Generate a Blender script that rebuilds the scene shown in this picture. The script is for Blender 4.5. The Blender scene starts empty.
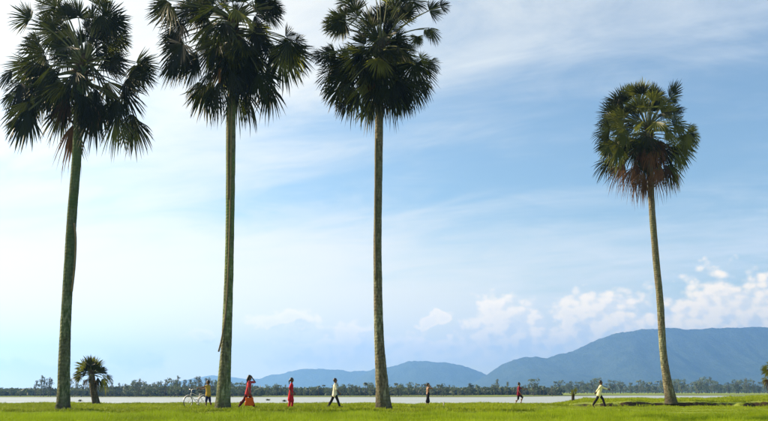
import bpy, bmesh, math, random
import numpy as np
from mathutils import Vector, Matrix, Quaternion, noise as mnoise

R = math.radians
scene = bpy.context.scene
random.seed(7); rng = np.random.default_rng(7)

# ---------------------------------------------------------------- camera
CAM_Z, F = 1.6, 800.0                    # eye height (m), focal length in photo pixels (768 wide)
PITCH = math.atan(181.3 / F)
cam_d = bpy.data.cameras.new("camera"); cam = bpy.data.objects.new("camera", cam_d)
scene.collection.objects.link(cam)
cam_d.sensor_width = 36.0; cam_d.lens = 36.0 * F / 768.0
cam_d.clip_start = 0.1; cam_d.clip_end = 40000
cam.location = (0, 0, CAM_Z); cam.rotation_euler = (math.pi / 2 + PITCH, 0, 0)
scene.camera = cam

# ---------------------------------------------------------------- light
SUN_AZ, SUN_EL = -70.0, 25.0             # degrees right of the view axis / above the horizon
scene.view_settings.view_transform = 'Standard'
scene.view_settings.look = 'None'; scene.view_settings.gamma = 1.0
scene.view_settings.use_curve_mapping = False
scene.view_settings.exposure = 1.28
SUN_DIR = Vector((math.sin(R(SUN_AZ)) * math.cos(R(SUN_EL)), math.cos(R(SUN_AZ)) * math.cos(R(SUN_EL)), math.sin(R(SUN_EL))))
sl = bpy.data.lights.new("sun", 'SUN'); sl.energy = 5.0; sl.angle = R(0.6); sl.color = (1.0, 0.81, 0.55)
sun = bpy.data.objects.new("sun", sl); scene.collection.objects.link(sun)
sun.rotation_euler = (-SUN_DIR).to_track_quat('-Z', 'Y').to_euler()
sun.location = (-40, 20, 40)

world = bpy.data.worlds.new("World"); scene.world = world; world.use_nodes = True
WT = world.node_tree; WT.nodes.clear()


class NB:                                # small node-building helper
    def __init__(s, t): s.t = t

    def n(s, typ, **kw):
        o = s.t.nodes.new(typ)
        for k, v in kw.items(): setattr(o, k, v)
        return o

    def put(s, sock, v):
        if isinstance(v, bpy.types.NodeSocket): s.t.links.new(v, sock)
        else: sock.default_value = v

    def m(s, op, a, b=0.0, c=0.0, clamp=False):
        o = s.n('ShaderNodeMath', operation=op, use_clamp=clamp)
        s.put(o.inputs[0], a); s.put(o.inputs[1], b); s.put(o.inputs[2], c)
        return o.outputs[0]

    def v(s, op, a, b=(0, 0, 0), out=0):
        o = s.n('ShaderNodeVectorMath', operation=op)
        s.put(o.inputs[0], a); s.put(o.inputs[1], b)
        return o.outputs[out]

    def comb(s, x, y, z):
        o = s.n('ShaderNodeCombineXYZ')
        for i, q in enumerate((x, y, z)): s.put(o.inputs[i], q)
        return o.outputs[0]

    def noise(s, vec, scale, detail=5, rough=0.55, dist=0.0, lac=2.0):
        o = s.n('ShaderNodeTexNoise')
        s.put(o.inputs['Vector'], vec); s.put(o.inputs['Scale'], scale); s.put(o.inputs['Detail'], detail)
        s.put(o.inputs['Roughness'], rough); s.put(o.inputs['Distortion'], dist); s.put(o.inputs['Lacunarity'], lac)
        return o.outputs['Fac']

    def step(s, x, lo, hi, o0=0.0, o1=1.0, smooth=True):
        o = s.n('ShaderNodeMapRange', interpolation_type='SMOOTHSTEP' if smooth else 'LINEAR')
        s.put(o.inputs[0], x); s.put(o.inputs[1], lo); s.put(o.inputs[2], hi); s.put(o.inputs[3], o0); s.put(o.inputs[4], o1)
        return o.outputs[0]

    def mix(s, fac, a, b, blend='MIX'):
        o = s.n('ShaderNodeMix', data_type='RGBA', blend_type=blend)
        s.put(o.inputs[0], fac)
        for k, q in ((6, a), (7, b)):
            if isinstance(q, tuple) and len(q) == 3: q = (*q, 1.0)
            s.put(o.inputs[k], q)
        return o.outputs[2]

    def ramp(s, fac, stops):
        o = s.n('ShaderNodeValToRGB'); e = o.color_ramp.elements
        while len(e) > 1: e.remove(e[-1])
        for i, (p, c) in enumerate(stops):
            q = e[0] if i == 0 else e.new(p)
            q.position = p; q.color = (*c, 1.0)
        s.put(o.inputs[0], fac)
        return o.outputs[0]

    def bump(s, h, strength=0.3, distance=0.02):
        o = s.n('ShaderNodeBump'); s.put(o.inputs['Strength'], strength); s.put(o.inputs['Distance'], distance); s.put(o.inputs['Height'], h)
        return o.outputs[0]


W = NB(WT)
SKY_STRENGTH = 0.075
sky = W.n('ShaderNodeTexSky', sky_type='NISHITA', sun_disc=False)
sky.sun_elevation = R(SUN_EL); sky.sun_rotation = R(SUN_AZ)
sky.air_density = 1.0; sky.dust_density = 1.6; sky.ozone_density = 1.0; sky.altitude = 0
dirv = W.v('NORMALIZE', W.n('ShaderNodeTexCoord').outputs['Generated'])
sep = W.n('ShaderNodeSeparateXYZ'); W.put(sep.inputs[0], dirv)
dx, dy, dz = sep.outputs
cosun = W.v('DOT_PRODUCT', dirv, tuple(SUN_DIR), out=1)
# high thin cloud on a flat layer: wide veils and fine streaks; it scatters light forward, so it glows towards the sun
zc = W.m('ADD', W.m('MAXIMUM', dz, 0.0), 0.16)
qx, qy = W.m('DIVIDE', dx, zc), W.m('DIVIDE', dy, zc)
ca, sa = math.cos(R(-20)), math.sin(R(-20))
rx = W.m('ADD', W.m('MULTIPLY', qx, ca), W.m('MULTIPLY', qy, sa))
ry = W.m('SUBTRACT', W.m('MULTIPLY', qy, ca), W.m('MULTIPLY', qx, sa))
veil = W.noise(W.comb(W.m('MULTIPLY', rx, 0.55), W.m('MULTIPLY', ry, 1.1), 3.7), 1.0, 4, 0.5, 0.4)
streak = W.noise(W.comb(W.m('MULTIPLY', rx, 0.8), W.m('MULTIPLY', ry, 2.5), 11.3), 1.0, 9, 0.62, 0.9)
wisp = W.noise(W.comb(W.m('MULTIPLY', rx, 2.6), W.m('MULTIPLY', ry, 4.4), 5.1), 1.0, 8, 0.6, 1.4)
towards = W.step(cosun, -0.15, 0.65)
cov = W.m('ADD', W.m('MULTIPLY', veil, 0.75), W.m('ADD', W.m('MULTIPLY', streak, 0.55), W.m('MULTIPLY', wisp, 0.3)))
cir = W.step(W.m('ADD', cov, W.m('ADD', W.m('MULTIPLY', towards, 0.22), W.step(dz, 0.26, 0.0, 0.0, 0.34))), 0.70, 1.20)
cir = W.m('MULTIPLY', cir, 0.9)
glow = W.m('POWER', W.m('MAXIMUM', W.m('MULTIPLY_ADD', cosun, 0.5, 0.5), 0.0), 4.0)
cir_l = W.m('MULTIPLY_ADD', glow, 3.0, 5.2)
cir_col = W.mix(towards, (0.89, 0.97, 1.02), (1.0, 0.955, 0.82))
cir_col = W.v('SCALE', cir_col); cir_node = cir_col.node; W.put(cir_node.inputs['Scale'], cir_l)
base = W.mix(cir, W.mix(1.0, sky.outputs[0], (0.92, 1.05, 1.02), 'MULTIPLY'), cir_col)
dust = W.m('MULTIPLY', W.m('MULTIPLY', W.step(dz, 0.24, 0.02), towards), 0.75)      # warm dusty air low down on the sun's side
base = W.mix(dust, base, (9.2, 7.9, 5.2))
# heaped clouds low over the hills, as blobs in azimuth / elevation (degrees) roughened by noise
az = W.m('MULTIPLY', W.m('ARCTAN2', dx, dy), 180 / math.pi)
el = W.m('MULTIPLY', W.m('ARCSINE', dz), 180 / math.pi)
uv = W.comb(az, el, 0.0)


def ang(px, py):
    x = (px - 384) / F; y = (210.5 - py) / F
    c, s_ = math.cos(PITCH), math.sin(PITCH)
    wy = c - y * s_; wz = s_ + y * c
    return math.degrees(math.atan2(x, wy)), math.degrees(math.atan2(wz, math.hypot(x, wy)))


# (px, py, half width px, half height px) in view, then more of the same kind round the rest of the horizon
heaps = [(722, 322, 46, 40), (780, 330, 60, 44), (606, 332, 52, 36), (655, 340, 40, 26), (572, 318, 16, 18), (506, 340, 46, 36), (496, 318, 18, 18),
         (550, 350, 60, 26), (433, 320, 11, 6), (441, 317, 8, 8), (428, 323, 12, 4), (432, 356, 60, 20), (340, 355, 40, 26), (352, 338, 20, 16), (298, 352, 34, 14), (200, 336, 15, 7),
         (132, 360, 30, 14), (285, 320, 34, 9), (60, 372, 60, 12)]
blobs = []
for (px, py, w, h) in heaps:
    a, e = ang(px, py); blobs.append((a, e, w * 0.082, h * 0.082))
for k in range(9):
    a = -32 - k * 33 + random.uniform(-8, 8)
    blobs.append((a if a > -180 else a + 360, random.uniform(2, 4), random.uniform(4, 9), random.uniform(1.6, 3)))
warp = W.n('ShaderNodeTexNoise'); W.put(warp.inputs['Vector'], W.v('MULTIPLY', uv, (0.5, 0.62, 1))); warp.inputs['Scale'].default_value = 1.0
warp.inputs['Detail'].default_value = 6; warp.inputs['Roughness'].default_value = 0.6
wuv = W.v('ADD', uv, W.v('MULTIPLY', W.v('SUBTRACT', warp.outputs['Color'], (0.5, 0.5, 0.5)), (2.6, 2.2, 0)))


def heap_field(at):
    tot = None
    for (a, e, w, h) in blobs:
        d = W.v('LENGTH', W.v('MULTIPLY', W.v('SUBTRACT', at, (a, e, 0)), (1 / w, 1 / h, 0)), out=1)
        d = W.m('SUBTRACT', 1.0, d)
        tot = d if tot is None else W.m('SMOOTH_MAX', tot, d, 0.2)
    return tot


dens = heap_field(wuv); dens2 = heap_field(W.v('ADD', wuv, (-1.0, 0.8, 0)))


def puff(vec):
    vo_ = W.n('ShaderNodeTexVoronoi', feature='F1', voronoi_dimensions='2D'); W.put(vo_.inputs['Vector'], vec)
    vo_.inputs['Scale'].default_value = 1.0; vo_.inputs['Detail'].default_value = 1.0; vo_.inputs['Roughness'].default_value = 0.6
    return W.m('ADD', W.m('MULTIPLY', W.noise(vec, 0.8, 9, 0.6, 0.2), 0.6), W.m('MULTIPLY', W.m('SUBTRACT', 1.0, vo_.outputs['Distance']), 0.4))


pv = W.v('MULTIPLY', uv, (0.8, 1.1, 1))
n1 = puff(pv); n2 = puff(W.v('ADD', pv, (-0.34, 0.26, 0.0)))
body = W.m('ADD', dens, W.m('MULTIPLY', W.m('SUBTRACT', n1, 0.42), 1.3))
heap_a = W.m('MULTIPLY', W.step(body, -0.12, 0.42), W.step(el, 0.2, 2.4))
lit = W.step(W.m('ADD', W.m('SUBTRACT', n1, n2), W.m('MULTIPLY', W.m('SUBTRACT', dens, dens2), 0.42)), -0.14, 0.24)
edge = W.step(body, 0.9, 0.1)
lit = W.m('MULTIPLY', W.m('ADD', W.m('MULTIPLY', lit, 0.75), W.m('MULTIPLY', edge, 0.3)), W.step(el, 1.0, 4.6, 0.15, 1.0), clamp=True)
heap_col = W.mix(lit, (5.5, 5.5, 5.2), (9.3, 7.7, 5.5))
final = W.mix(W.m('MULTIPLY', heap_a, 0.95), base, heap_col)
bg = W.n('ShaderNodeBackground'); W.put(bg.inputs[0], final); bg.inputs[1].default_value = SKY_STRENGTH
wo = W.n('ShaderNodeOutputWorld'); WT.links.new(bg.outputs[0], wo.inputs[0])

cy = scene.cycles
cy.max_bounces = 6; cy.diffuse_bounces = 2; cy.glossy_bounces = 2; cy.transmission_bounces = 3; cy.transparent_max_bounces = 8
cy.volume_bounces = 1; cy.use_denoising = True
cy.caustics_reflective = False; cy.caustics_refractive = False
cy.sample_clamp_indirect = 4.0


# ---------------------------------------------------------------- helpers
def ray(px, py):
    x = (px - 384) / F; y = (210.5 - py) / F
    c, s_ = math.cos(PITCH), math.sin(PITCH)
    return Vector((x, c - y * s_, s_ + y * c))


def pix(px, py, Y):                       # point on the vertical plane at distance Y
    r = ray(px, py); t = Y / r.y
    return Vector((r.x * t, Y, CAM_Z + r.z * t))


def on_ground(px, py):                    # where the pixel's ray meets the ground
    r = ray(px, py); lo = 20.0
    for Y in np.arange(20, 400, 0.25):
        p = pix(px, py, Y)
        if p.z <= gz(p.x, Y):
            return Vector((p.x, Y, gz(p.x, Y)))
    return pix(px, py, 60)


def link(o, parent=None):
    scene.collection.objects.link(o)
    if parent is not None: o.parent = parent
    return o


def tag(o, label=None, cat=None, group=None, kind=None):
    for k, q in (("label", label), ("category", cat), ("group", group), ("kind", kind)):
        if q: o[k] = q
    return o


def empty(name, loc=(0, 0, 0), rz=0.0):
    o = bpy.data.objects.new(name, None); o.empty_display_size = 0.2
    o.location = loc; o.rotation_euler = (0, 0, rz)
    return link(o)


def mesh_obj(name, verts, faces, mat, parent=None, smooth=True, mats=None, midx=None):
    me = bpy.data.meshes.new(name); me.from_pydata([tuple(v) for v in verts], [], faces)
    for mm in (mats or [mat]): me.materials.append(mm)
    if midx is not None: me.polygons.foreach_set("material_index", midx)
    if smooth: me.polygons.foreach_set("use_smooth", [True] * len(me.polygons))
    me.update()
    return link(bpy.data.objects.new(name, me), parent)


class MB:                                 # collects shapes for one mesh
    def __init__(s): s.v = []; s.f = []

    def add(s, v, f):
        o = len(s.v); s.v += [Vector(q) for q in v]; s.f += [tuple(i + o for i in q) for q in f]

    def tube(s, pts, rad, seg=8, cap=True):
        pts = [Vector(p) for p in pts]
        rad = rad if isinstance(rad, (list, tuple)) else [rad] * len(pts)
        v, f = [], []
        t0 = (pts[1] - pts[0]).normalized()
        up = Vector((0, 0, 1)) if abs(t0.z) < 0.9 else Vector((1, 0, 0))
        side = t0.cross(up).normalized()
        for i, p in enumerate(pts):
            t = (pts[min(i + 1, len(pts) - 1)] - pts[max(i - 1, 0)]).normalized()
            side = (side - t * side.dot(t)).normalized(); b = t.cross(side)
            for k in range(seg):
                a = 2 * math.pi * k / seg
                v.append(p + (side * math.cos(a) + b * math.sin(a)) * rad[i])
        n = len(pts)
        for i in range(n - 1):
            for k in range(seg):
                k2 = (k + 1) % seg
                f.append((i * seg + k, i * seg + k2, (i + 1) * seg + k2, (i + 1) * seg + k))
        if cap:
            f.append(tuple(reversed(range(seg)))); f.append(tuple((n - 1) * seg + k for k in range(seg)))
        s.add(v, f)

    def ball(s, c, r, seg=10, rings=7):
        c = Vector(c); r = r if isinstance(r, (tuple, list)) else (r, r, r)
        v = [c + Vector((0, 0, -r[2]))]; f = []
        for i in range(1, rings):
            t = -math.pi / 2 + math.pi * i / rings
            for k in range(seg):
                a = 2 * math.pi * k / seg
                v.append(c + Vector((r[0] * math.cos(t) * math.cos(a), r[1] * math.cos(t) * math.sin(a), r[2] * math.sin(t))))
        v.append(c + Vector((0, 0, r[2])))
        for k in range(seg):
            f.append((0, 1 + (k + 1) % seg, 1 + k))
            f.append((len(v) - 1, 1 + (rings - 2) * seg + k, 1 + (rings - 2) * seg + (k + 1) % seg))
        for i in range(rings - 2):
            for k in range(seg):
                a, b = 1 + i * seg, 1 + (i + 1) * seg
                f.append((a + k, a + (k + 1) % seg, b + (k + 1) % seg, b + k))
        s.add(v, f)

    def torus(s, c, ax, R_, r, seg=28, ring=6):
        c = Vector(c); ax = Vector(ax).normalized()
        u = ax.orthogonal().normalized(); w = ax.cross(u)
        v, f = [], []
        for i in range(seg):
            a = 2 * math.pi * i / seg; e = u * math.cos(a) + w * math.sin(a)
            for k in range(ring):
                b = 2 * math.pi * k / ring
                v.append(c + e * (R_ + r * math.cos(b)) + ax * (r * math.sin(b)))
        for i in range(seg):
            for k in range(ring):
                i2, k2 = (i + 1) % seg, (k + 1) % ring
                f.append((i * ring + k, i2 * ring + k, i2 * ring + k2, i * ring + k2))
        s.add(v, f)

    def build(s, name, mat, parent=None, smooth=True):
        return mesh_obj(name, s.v, s.f, mat, parent, smooth)


def newmat(name):
    m = bpy.data.materials.new(name); m.use_nodes = True
    m.node_tree.nodes.clear(); b = NB(m.node_tree)
    out = b.n('ShaderNodeOutputMaterial')
    return m, b, out


def principled(b, col, rough=0.7, spec=0.3, normal=None, metal=0.0):
    p = b.n('ShaderNodeBsdfPrincipled')
    b.put(p.inputs['Base Color'], (*col, 1) if isinstance(col, tuple) and len(col) == 3 else col)
    b.put(p.inputs['Roughness'], rough); b.put(p.inputs['Specular IOR Level'], spec); b.put(p.inputs['Metallic'], metal)
    if normal is not None: b.put(p.inputs['Normal'], normal)
    return p


def simple_mat(name, col, rough=0.75, spec=0.25, var=0.25, scale=8.0, metal=0.0, bump=0.0):
    m, b, out = newmat(name)
    tc = b.n('ShaderNodeTexCoord').outputs['Object']
    nz = b.noise(tc, scale, 4, 0.6)
    k = b.step(nz, 0.3, 0.7, 1 - var, 1 + var, False)
    c = b.v('SCALE', col); b.put(c.node.inputs['Scale'], k)
    p = principled(b, c, rough, spec, b.bump(nz, bump, 0.02) if bump else None, metal)
    b.put(out.inputs[0], p.outputs[0])
    return m


def leaf_mat(name, ca, cb, trans=(0.3, 0.4, 0.05), tmix=0.35, rough=0.5, use_random=True, scale=1.5, spec=0.3, world=False):
    m, b, out = newmat(name)
    tc = b.n('ShaderNodeTexCoord').outputs['Object']
    nz = b.noise(tc, scale, 3, 0.6)
    if world: nz = b.step(b.noise(b.v('MULTIPLY', b.n('ShaderNodeNewGeometry').outputs['Position'], (0.10, 0.42, 0.0)), 1.0, 5, 0.65), 0.3, 0.7, -0.25, 1.25, False)
    oi = b.n('ShaderNodeObjectInfo').outputs['Random']
    f = b.m('ADD', b.m('MULTIPLY', nz, 0.5), b.m('MULTIPLY', oi, 0.5)) if use_random else nz
    f = b.step(f, 0.2, 0.8)
    c = b.mix(f, ca, cb)
    p = principled(b, c, rough, spec)
    t = b.n('ShaderNodeBsdfTranslucent'); b.put(t.inputs[0], b.mix(f, tuple(q * 0.7 for q in trans), trans))
    ms = b.n('ShaderNodeMixShader'); b.put(ms.inputs[0], tmix)
    b.put(ms.inputs[1], p.outputs[0]); b.put(ms.inputs[2], t.outputs[0]); b.put(out.inputs[0], ms.outputs[0])
    return m


def sstep(a, b, x):
    t = np.clip((x - a) / (b - a), 0, 1)
    return t * t * (3 - 2 * t)


# ---------------------------------------------------------------- terrain
_ph = rng.uniform(0, 6.28, (6, 2)); _dr = rng.uniform(0, 6.28, 6)


def wob(x, y, wl):                        # cheap smooth noise in [-1, 1]
    o = 0
    for k in range(6):
        w = wl * (0.55 + 0.23 * k)
        o = o + np.sin((x * np.cos(_dr[k]) + y * np.sin(_dr[k])) * 6.283 / w + _ph[k, 0])
    return o / 3.2


def shore_near(x, y):                     # distance of the near shore, further off to the right
    pxx = 384 + 820 * x / np.maximum(y, 1)
    return 58.5 + 0.9 * wob(x, x * 0, 23.0) + 13 * sstep(548, 600, pxx) + 60 * sstep(690, 800, pxx) + 400 * sstep(800, 1000, pxx)


def shore_far(x, y):
    pxx = 384 + 820 * x / np.maximum(y, 1)
    return 252 + 100 * sstep(480, 640, pxx) + 4 * wob(x, x * 0 + 5, 90.0)


def gz_np(x, y):
    x = np.asarray(x, float); y = np.asarray(y, float)
    pxx = 384 + 820 * x / np.maximum(y, 1)
    edge = 36.0 + 0.35 * wob(x, y * 0, 6.0)
    plateau = 0.70 + 0.03 * wob(x, y, 7.0) + 0.02 * wob(x, y, 2.3)
    # eroded bank on the right: a shallow trench, then a step up
    right = sstep(548, 585, pxx)
    bl = 54.5 + 0.8 * wob(x, x * 0 + 3, 9.0) + 0.4 * wob(x, x * 0 + 9, 2.2) + 0.22 * wob(x, x * 0 + 2, 0.9)
    scarp = sstep(bl - 0.25, bl + 0.25, y)
    plateau = plateau + right * (-0.14 * sstep(bl - 4.5, bl - 1.0, y) * (1 - scarp) + 0.30 * scarp) * (0.72 + 0.34 * wob(x, x * 0 + 7, 5.0))
    mid = sstep(396, 404, pxx) * (1 - sstep(436, 452, pxx))
    bm = 46.3 + 0.3 * wob(x, x * 0 + 1, 3.0)
    plateau = plateau + mid * (-0.22 * sstep(bm - 2.5, bm - 0.4, y) * (1 - sstep(bm, bm + 0.3, y)))
    z = 0.24 + 0.02 * wob(x, y, 3.0) + (plateau - 0.24) * sstep(edge - 0.9, edge + 0.3, y)
    sn = shore_near(x, y)
    z = z + (-0.8 - z) * sstep(sn, sn + 7, y)
    sf = shore_far(x, y)
    far = 0.14 + 0.06 * wob(x, y, 60.0) + 0.35 * sstep(0, 500, y - sf)
    z = z + (far - z) * sstep(sf - 8, sf + 6, y)
    return z


def gz(x, y): return float(gz_np(np.array([x]), np.array([y]))[0])


def build_ground():
    ys = np.concatenate([np.linspace(-25, 20, 24), np.linspace(20.4, 90, 330), 90 * (7350 / 90) ** np.linspace(0.012, 1, 150)])
    us = np.linspace(-1, 1, 261); us = np.sign(us) * np.abs(us) ** 1.15
    Y = np.repeat(ys[:, None], len(us), 1)
    half = np.maximum(0.80 * np.abs(Y), 45)
    half = np.minimum(half, 5800)
    X = us[None, :] * half
    Z = gz_np(X, Y)
    v = np.stack([X, Y, Z], -1).reshape(-1, 3)
    n, m = Y.shape
    i = np.arange(n - 1)[:, None] * m + np.arange(m - 1)[None, :]
    f = np.stack([i, i + 1, i + 1 + m, i + m], -1).reshape(-1, 4)
    me = bpy.data.meshes.new("ground")
    me.vertices.add(len(v)); me.vertices.foreach_set("co", v.ravel())
    me.loops.add(f.size); me.loops.foreach_set("vertex_index", f.ravel())
    me.polygons.add(len(f)); me.polygons.foreach_set("loop_start", np.arange(len(f)) * 4); me.polygons.foreach_set("loop_total", np.full(len(f), 4))
    me.polygons.foreach_set("use_smooth", np.ones(len(f), bool))
    me.update(); me.validate()
    m_, b, out = newmat("ground_soil_and_turf")
    geo = b.n('ShaderNodeNewGeometry'); pos = geo.outputs['Position']
    sp = b.n('ShaderNodeSeparateXYZ'); b.put(sp.inputs[0], geo.outputs['Normal'])
    n1 = b.noise(pos, 0.5, 6, 0.6); n2 = b.noise(pos, 3.0, 5, 0.6); n3 = b.noise(b.v('MULTIPLY', pos, (0.02, 0.05, 0.05)), 1.0, 4, 0.5)
    green = b.mix(b.step(n2, 0.3, 0.7), (0.12, 0.19, 0.010), (0.23, 0.28, 0.018))
    green = b.mix(b.step(n3, 0.4, 0.65), green, (0.22, 0.27, 0.05))
    soil = b.mix(n2, (0.020, 0.014, 0.008), (0.055, 0.038, 0.02))
    steep = b.step(sp.outputs[2], 0.975, 0.90)
    bare = b.m('MAXIMUM', steep, b.m('MULTIPLY', b.step(n1, 0.62, 0.74), 0.45))
    spp = b.n('ShaderNodeSeparateXYZ'); b.put(spp.inputs[0], pos)
    wet = b.step(spp.outputs[2], 0.32, 0.02)
    c = b.mix(bare, green, soil); c = b.mix(b.m('MULTIPLY', wet, 0.8), c, (0.05, 0.05, 0.025))
    p = principled(b, c, 0.95, 0.1, b.bump(n2, 0.6, 0.05))
    b.put(out.inputs[0], p.outputs[0])
    me.materials.append(m_)
    o = link(bpy.data.objects.new("ground", me)); tag(o, "grassy ground running from the rice field to the foot of the hills", kind="structure")
    return o


build_ground()

# water
m_, b, out = newmat("lake_water")
geo = b.n('ShaderNodeNewGeometry'); pos = geo.outputs['Position']
rip = b.noise(b.v('MULTIPLY', pos, (0.8, 2.5, 1)), 1.0, 4, 0.55)
calm = b.noise(b.v('MULTIPLY', pos, (0.01, 0.06, 1)), 1.0, 3, 0.5)
p = principled(b, (0.30, 0.33, 0.31), b.step(calm, 0.4, 0.65, 0.38, 0.5), 0.5, b.bump(rip, 0.02, 0.02))
b.put(out.inputs[0], p.outputs[0])
o = mesh_obj("water", [(-420, 60, 0), (420, 60, 0), (560, 420, 0), (-560, 420, 0)], [(0, 1, 2, 3)], m_)
tag(o, "pale calm lake beyond the grassy bank", kind="structure")

# ---------------------------------------------------------------- mountains
m_, b, out = newmat("forested_hillside")
pos = b.n('ShaderNodeNewGeometry').outputs['Position']
n1 = b.noise(pos, 0.012, 6, 0.62); n2 = b.noise(pos, 0.06, 4, 0.6)
c = b.mix(b.step(n1, 0.35, 0.65), (0.022, 0.036, 0.026), (0.045, 0.062, 0.042))
c = b.mix(b.step(n2, 0.68, 0.8), c, (0.09, 0.085, 0.075))
b.put(out.inputs[0], principled(b, c, 0.95, 0.05, b.bump(n2, 1.0, 12.0)).outputs[0])
HILL = m_


def mountain(name, label, prof, D, depth, n, seed):
    prof = np.array(prof, float)
    pts = [pix(px, py, D) for px, py in prof]
    xs = np.array([q.x for q in pts]); hs = np.array([q.z for q in pts])
    X = np.linspace(xs[0], xs[-1], n); H = np.interp(X, xs, hs)
    rows = 56
    V = []
    for j in range(rows):
        t = -1 + 2 * j / (rows - 1)                  # -1 front foot, 0 ridge, 1 back foot
        for i in range(n):
            x, h = X[i], H[i]
            fall = max(0.0, 1 - abs(t)) ** 1.25
            wavy = mnoise.noise((x * 0.0016 + seed, t * 0.7, 0.3)) * 0.5 + mnoise.noise((x * 0.005 + seed, t * 1.9, 2.0)) * 0.28 + mnoise.noise((x * 0.016, t * 5, seed)) * 0.12
            env = min(1.0, abs(t) * 3.0) * max(0.0, 1 - abs(t) ** 3)
            z = h * (fall + 0.42 * wavy * env * (0.4 + fall)) + (7.0 * mnoise.noise((x * 0.012, t * 9, seed)) + 5.0 * mnoise.noise((x * 0.045, t * 9, seed))) * (1 - abs(t)) * min(1, h / 120)
            if t > -0.34 and t < -0.02: z = min(z, h)
            yy = D + t * depth * (1.0 if t > 0 else (0.85 + 0.25 * mnoise.noise((x * 0.002, 7.1, seed))))
            V.append((x, yy, max(z, -2) if abs(t) < 1 else -3.0))
    Fc = [(j * n + i, j * n + i + 1, (j + 1) * n + i + 1, (j + 1) * n + i) for j in range(rows - 1) for i in range(n - 1)]
    o = mesh_obj(name, V, Fc, HILL)
    tag(o, label, kind="structure")
    return o


mountain("mountain_range", "long forested blue mountain range rising behind the leaning palm",
         [(455, 396), (470, 385), (486, 375), (503, 363), (514, 359), (525, 356), (537, 355.5), (548, 357), (558, 354), (568, 352), (582, 346), (592, 341), (601, 337), (617, 332.5), (635, 329.5),
          (655, 327.5), (668, 327), (690, 327.5), (707, 327), (735, 326), (768, 325), (820, 327), (880, 333), (960, 350), (1040, 372), (1100, 392)], 4800, 1400, 300, 3.1)
mountain("hill", "low rounded blue hill between the palm with the thick base and the long range",
         [(340, 394), (355, 380), (372, 368.8), (389, 366.5), (400, 363.5), (407, 361), (414, 360), (425, 360), (438, 361.5), (450, 362.5), (462, 364.5), (474, 369), (486, 374), (505, 382), (530, 393)], 5700, 900, 170, 9.7)
mountain("distant_hills", "faint low hills over the far shore beyond the walking children",
         [(120, 393), (150, 387), (180, 381), (202, 377), (214, 375.3), (225, 376), (234, 377), (248, 378.4), (260, 378), (270, 375), (280, 373.3), (289, 371), (297, 369), (307, 368.4), (319, 367.4), (331, 369.6), (343, 369.6),
          (351, 371.2), (365, 370.3), (372, 370), (389, 372), (410, 378), (440, 388), (460, 394)], 6400, 600, 190, 5.3)

# ---------------------------------------------------------------- materials for plants
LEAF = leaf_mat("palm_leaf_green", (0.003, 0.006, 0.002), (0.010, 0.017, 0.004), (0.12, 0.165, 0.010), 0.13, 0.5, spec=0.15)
LEAF_Y = leaf_mat("palm_leaf_yellow_green", (0.035, 0.052, 0.007), (0.10, 0.11, 0.018), (0.30, 0.33, 0.03), 0.27)
LEAF_D = leaf_mat("palm_leaf_dry", (0.02, 0.013, 0.008), (0.17, 0.092, 0.045), (0.22, 0.11, 0.045), 0.15, 0.8, spec=0.1)
PETI = simple_mat("palm_petiole", (0.075, 0.085, 0.025), 0.6, 0.3)
HEART = simple_mat("palm_leaf_bases", (0.045, 0.034, 0.02), 0.9, 0.1, 0.5, 5.0, bump=0.6)


def trunk_mat(name, moss, bark_a, bark_b):
    m, b, out = newmat(name)
    tc = b.n('ShaderNodeTexCoord').outputs['Object']
    sp = b.n('ShaderNodeSeparateXYZ'); b.put(sp.inputs[0], tc)
    fine = b.noise(b.v('MULTIPLY', tc, (5, 5, 1.6)), 2.0, 6, 0.65)
    big = b.noise(b.v('MULTIPLY', tc, (1.4, 1.4, 0.5)), 1.0, 4, 0.6)
    wz = b.m('ADD', sp.outputs[2], b.m('MULTIPLY', b.m('ADD', fine, b.m('MULTIPLY', big, 1.5)), 0.22))
    ring = b.m('ABSOLUTE', b.m('SINE', b.m('MULTIPLY', wz, math.pi / 0.16)))
    ringm = b.step(ring, 0.0, 0.30, 0.82, 1.0)
    bark = b.mix(b.step(fine, 0.3, 0.7), bark_a, bark_b)
    c = b.mix(b.m('MULTIPLY', b.step(big, 0.38, 0.62), moss[3]), bark, moss[:3])
    c = b.mix(b.m('MULTIPLY', b.step(b.m('ADD', b.m('MULTIPLY', fine, 0.45), b.m('MULTIPLY', big, 0.55)), 0.49, 0.60), b.step(b.m('ADD', sp.outputs[2], b.m('MULTIPLY', big, 6.0)), 13.0, 4.0, 0.0, 0.55)), c, (0.38, 0.39, 0.27))  # pale lichen, thinned upward so shade under the crown sits in the colour
    foot = b.step(sp.outputs[2], 1.0, 0.15)
    c = b.mix(b.m('MULTIPLY', foot, b.step(fine, 0.35, 0.6, 0.35, 0.9)), c, (0.035, 0.03, 0.022))
    c = b.v('SCALE', c); b.put(c.node.inputs['Scale'], ringm)
    p = principled(b, c, 0.9, 0.12, b.bump(b.m('ADD', ring, b.m('MULTIPLY', fine, 1.2)), 0.6, 0.03))
    b.put(out.inputs[0], p.outputs[0])
    return m


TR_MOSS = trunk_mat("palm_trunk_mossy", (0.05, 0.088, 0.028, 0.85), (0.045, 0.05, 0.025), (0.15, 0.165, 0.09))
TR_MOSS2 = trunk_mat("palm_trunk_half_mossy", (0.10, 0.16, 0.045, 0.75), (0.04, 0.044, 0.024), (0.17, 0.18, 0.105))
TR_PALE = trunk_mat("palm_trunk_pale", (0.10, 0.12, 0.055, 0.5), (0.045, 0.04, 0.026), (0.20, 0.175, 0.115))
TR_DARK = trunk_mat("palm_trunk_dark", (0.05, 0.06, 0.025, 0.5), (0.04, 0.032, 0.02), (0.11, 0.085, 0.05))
POLE = simple_mat("bamboo_pole_grey", (0.16, 0.13, 0.07), 0.8, 0.2)


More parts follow.
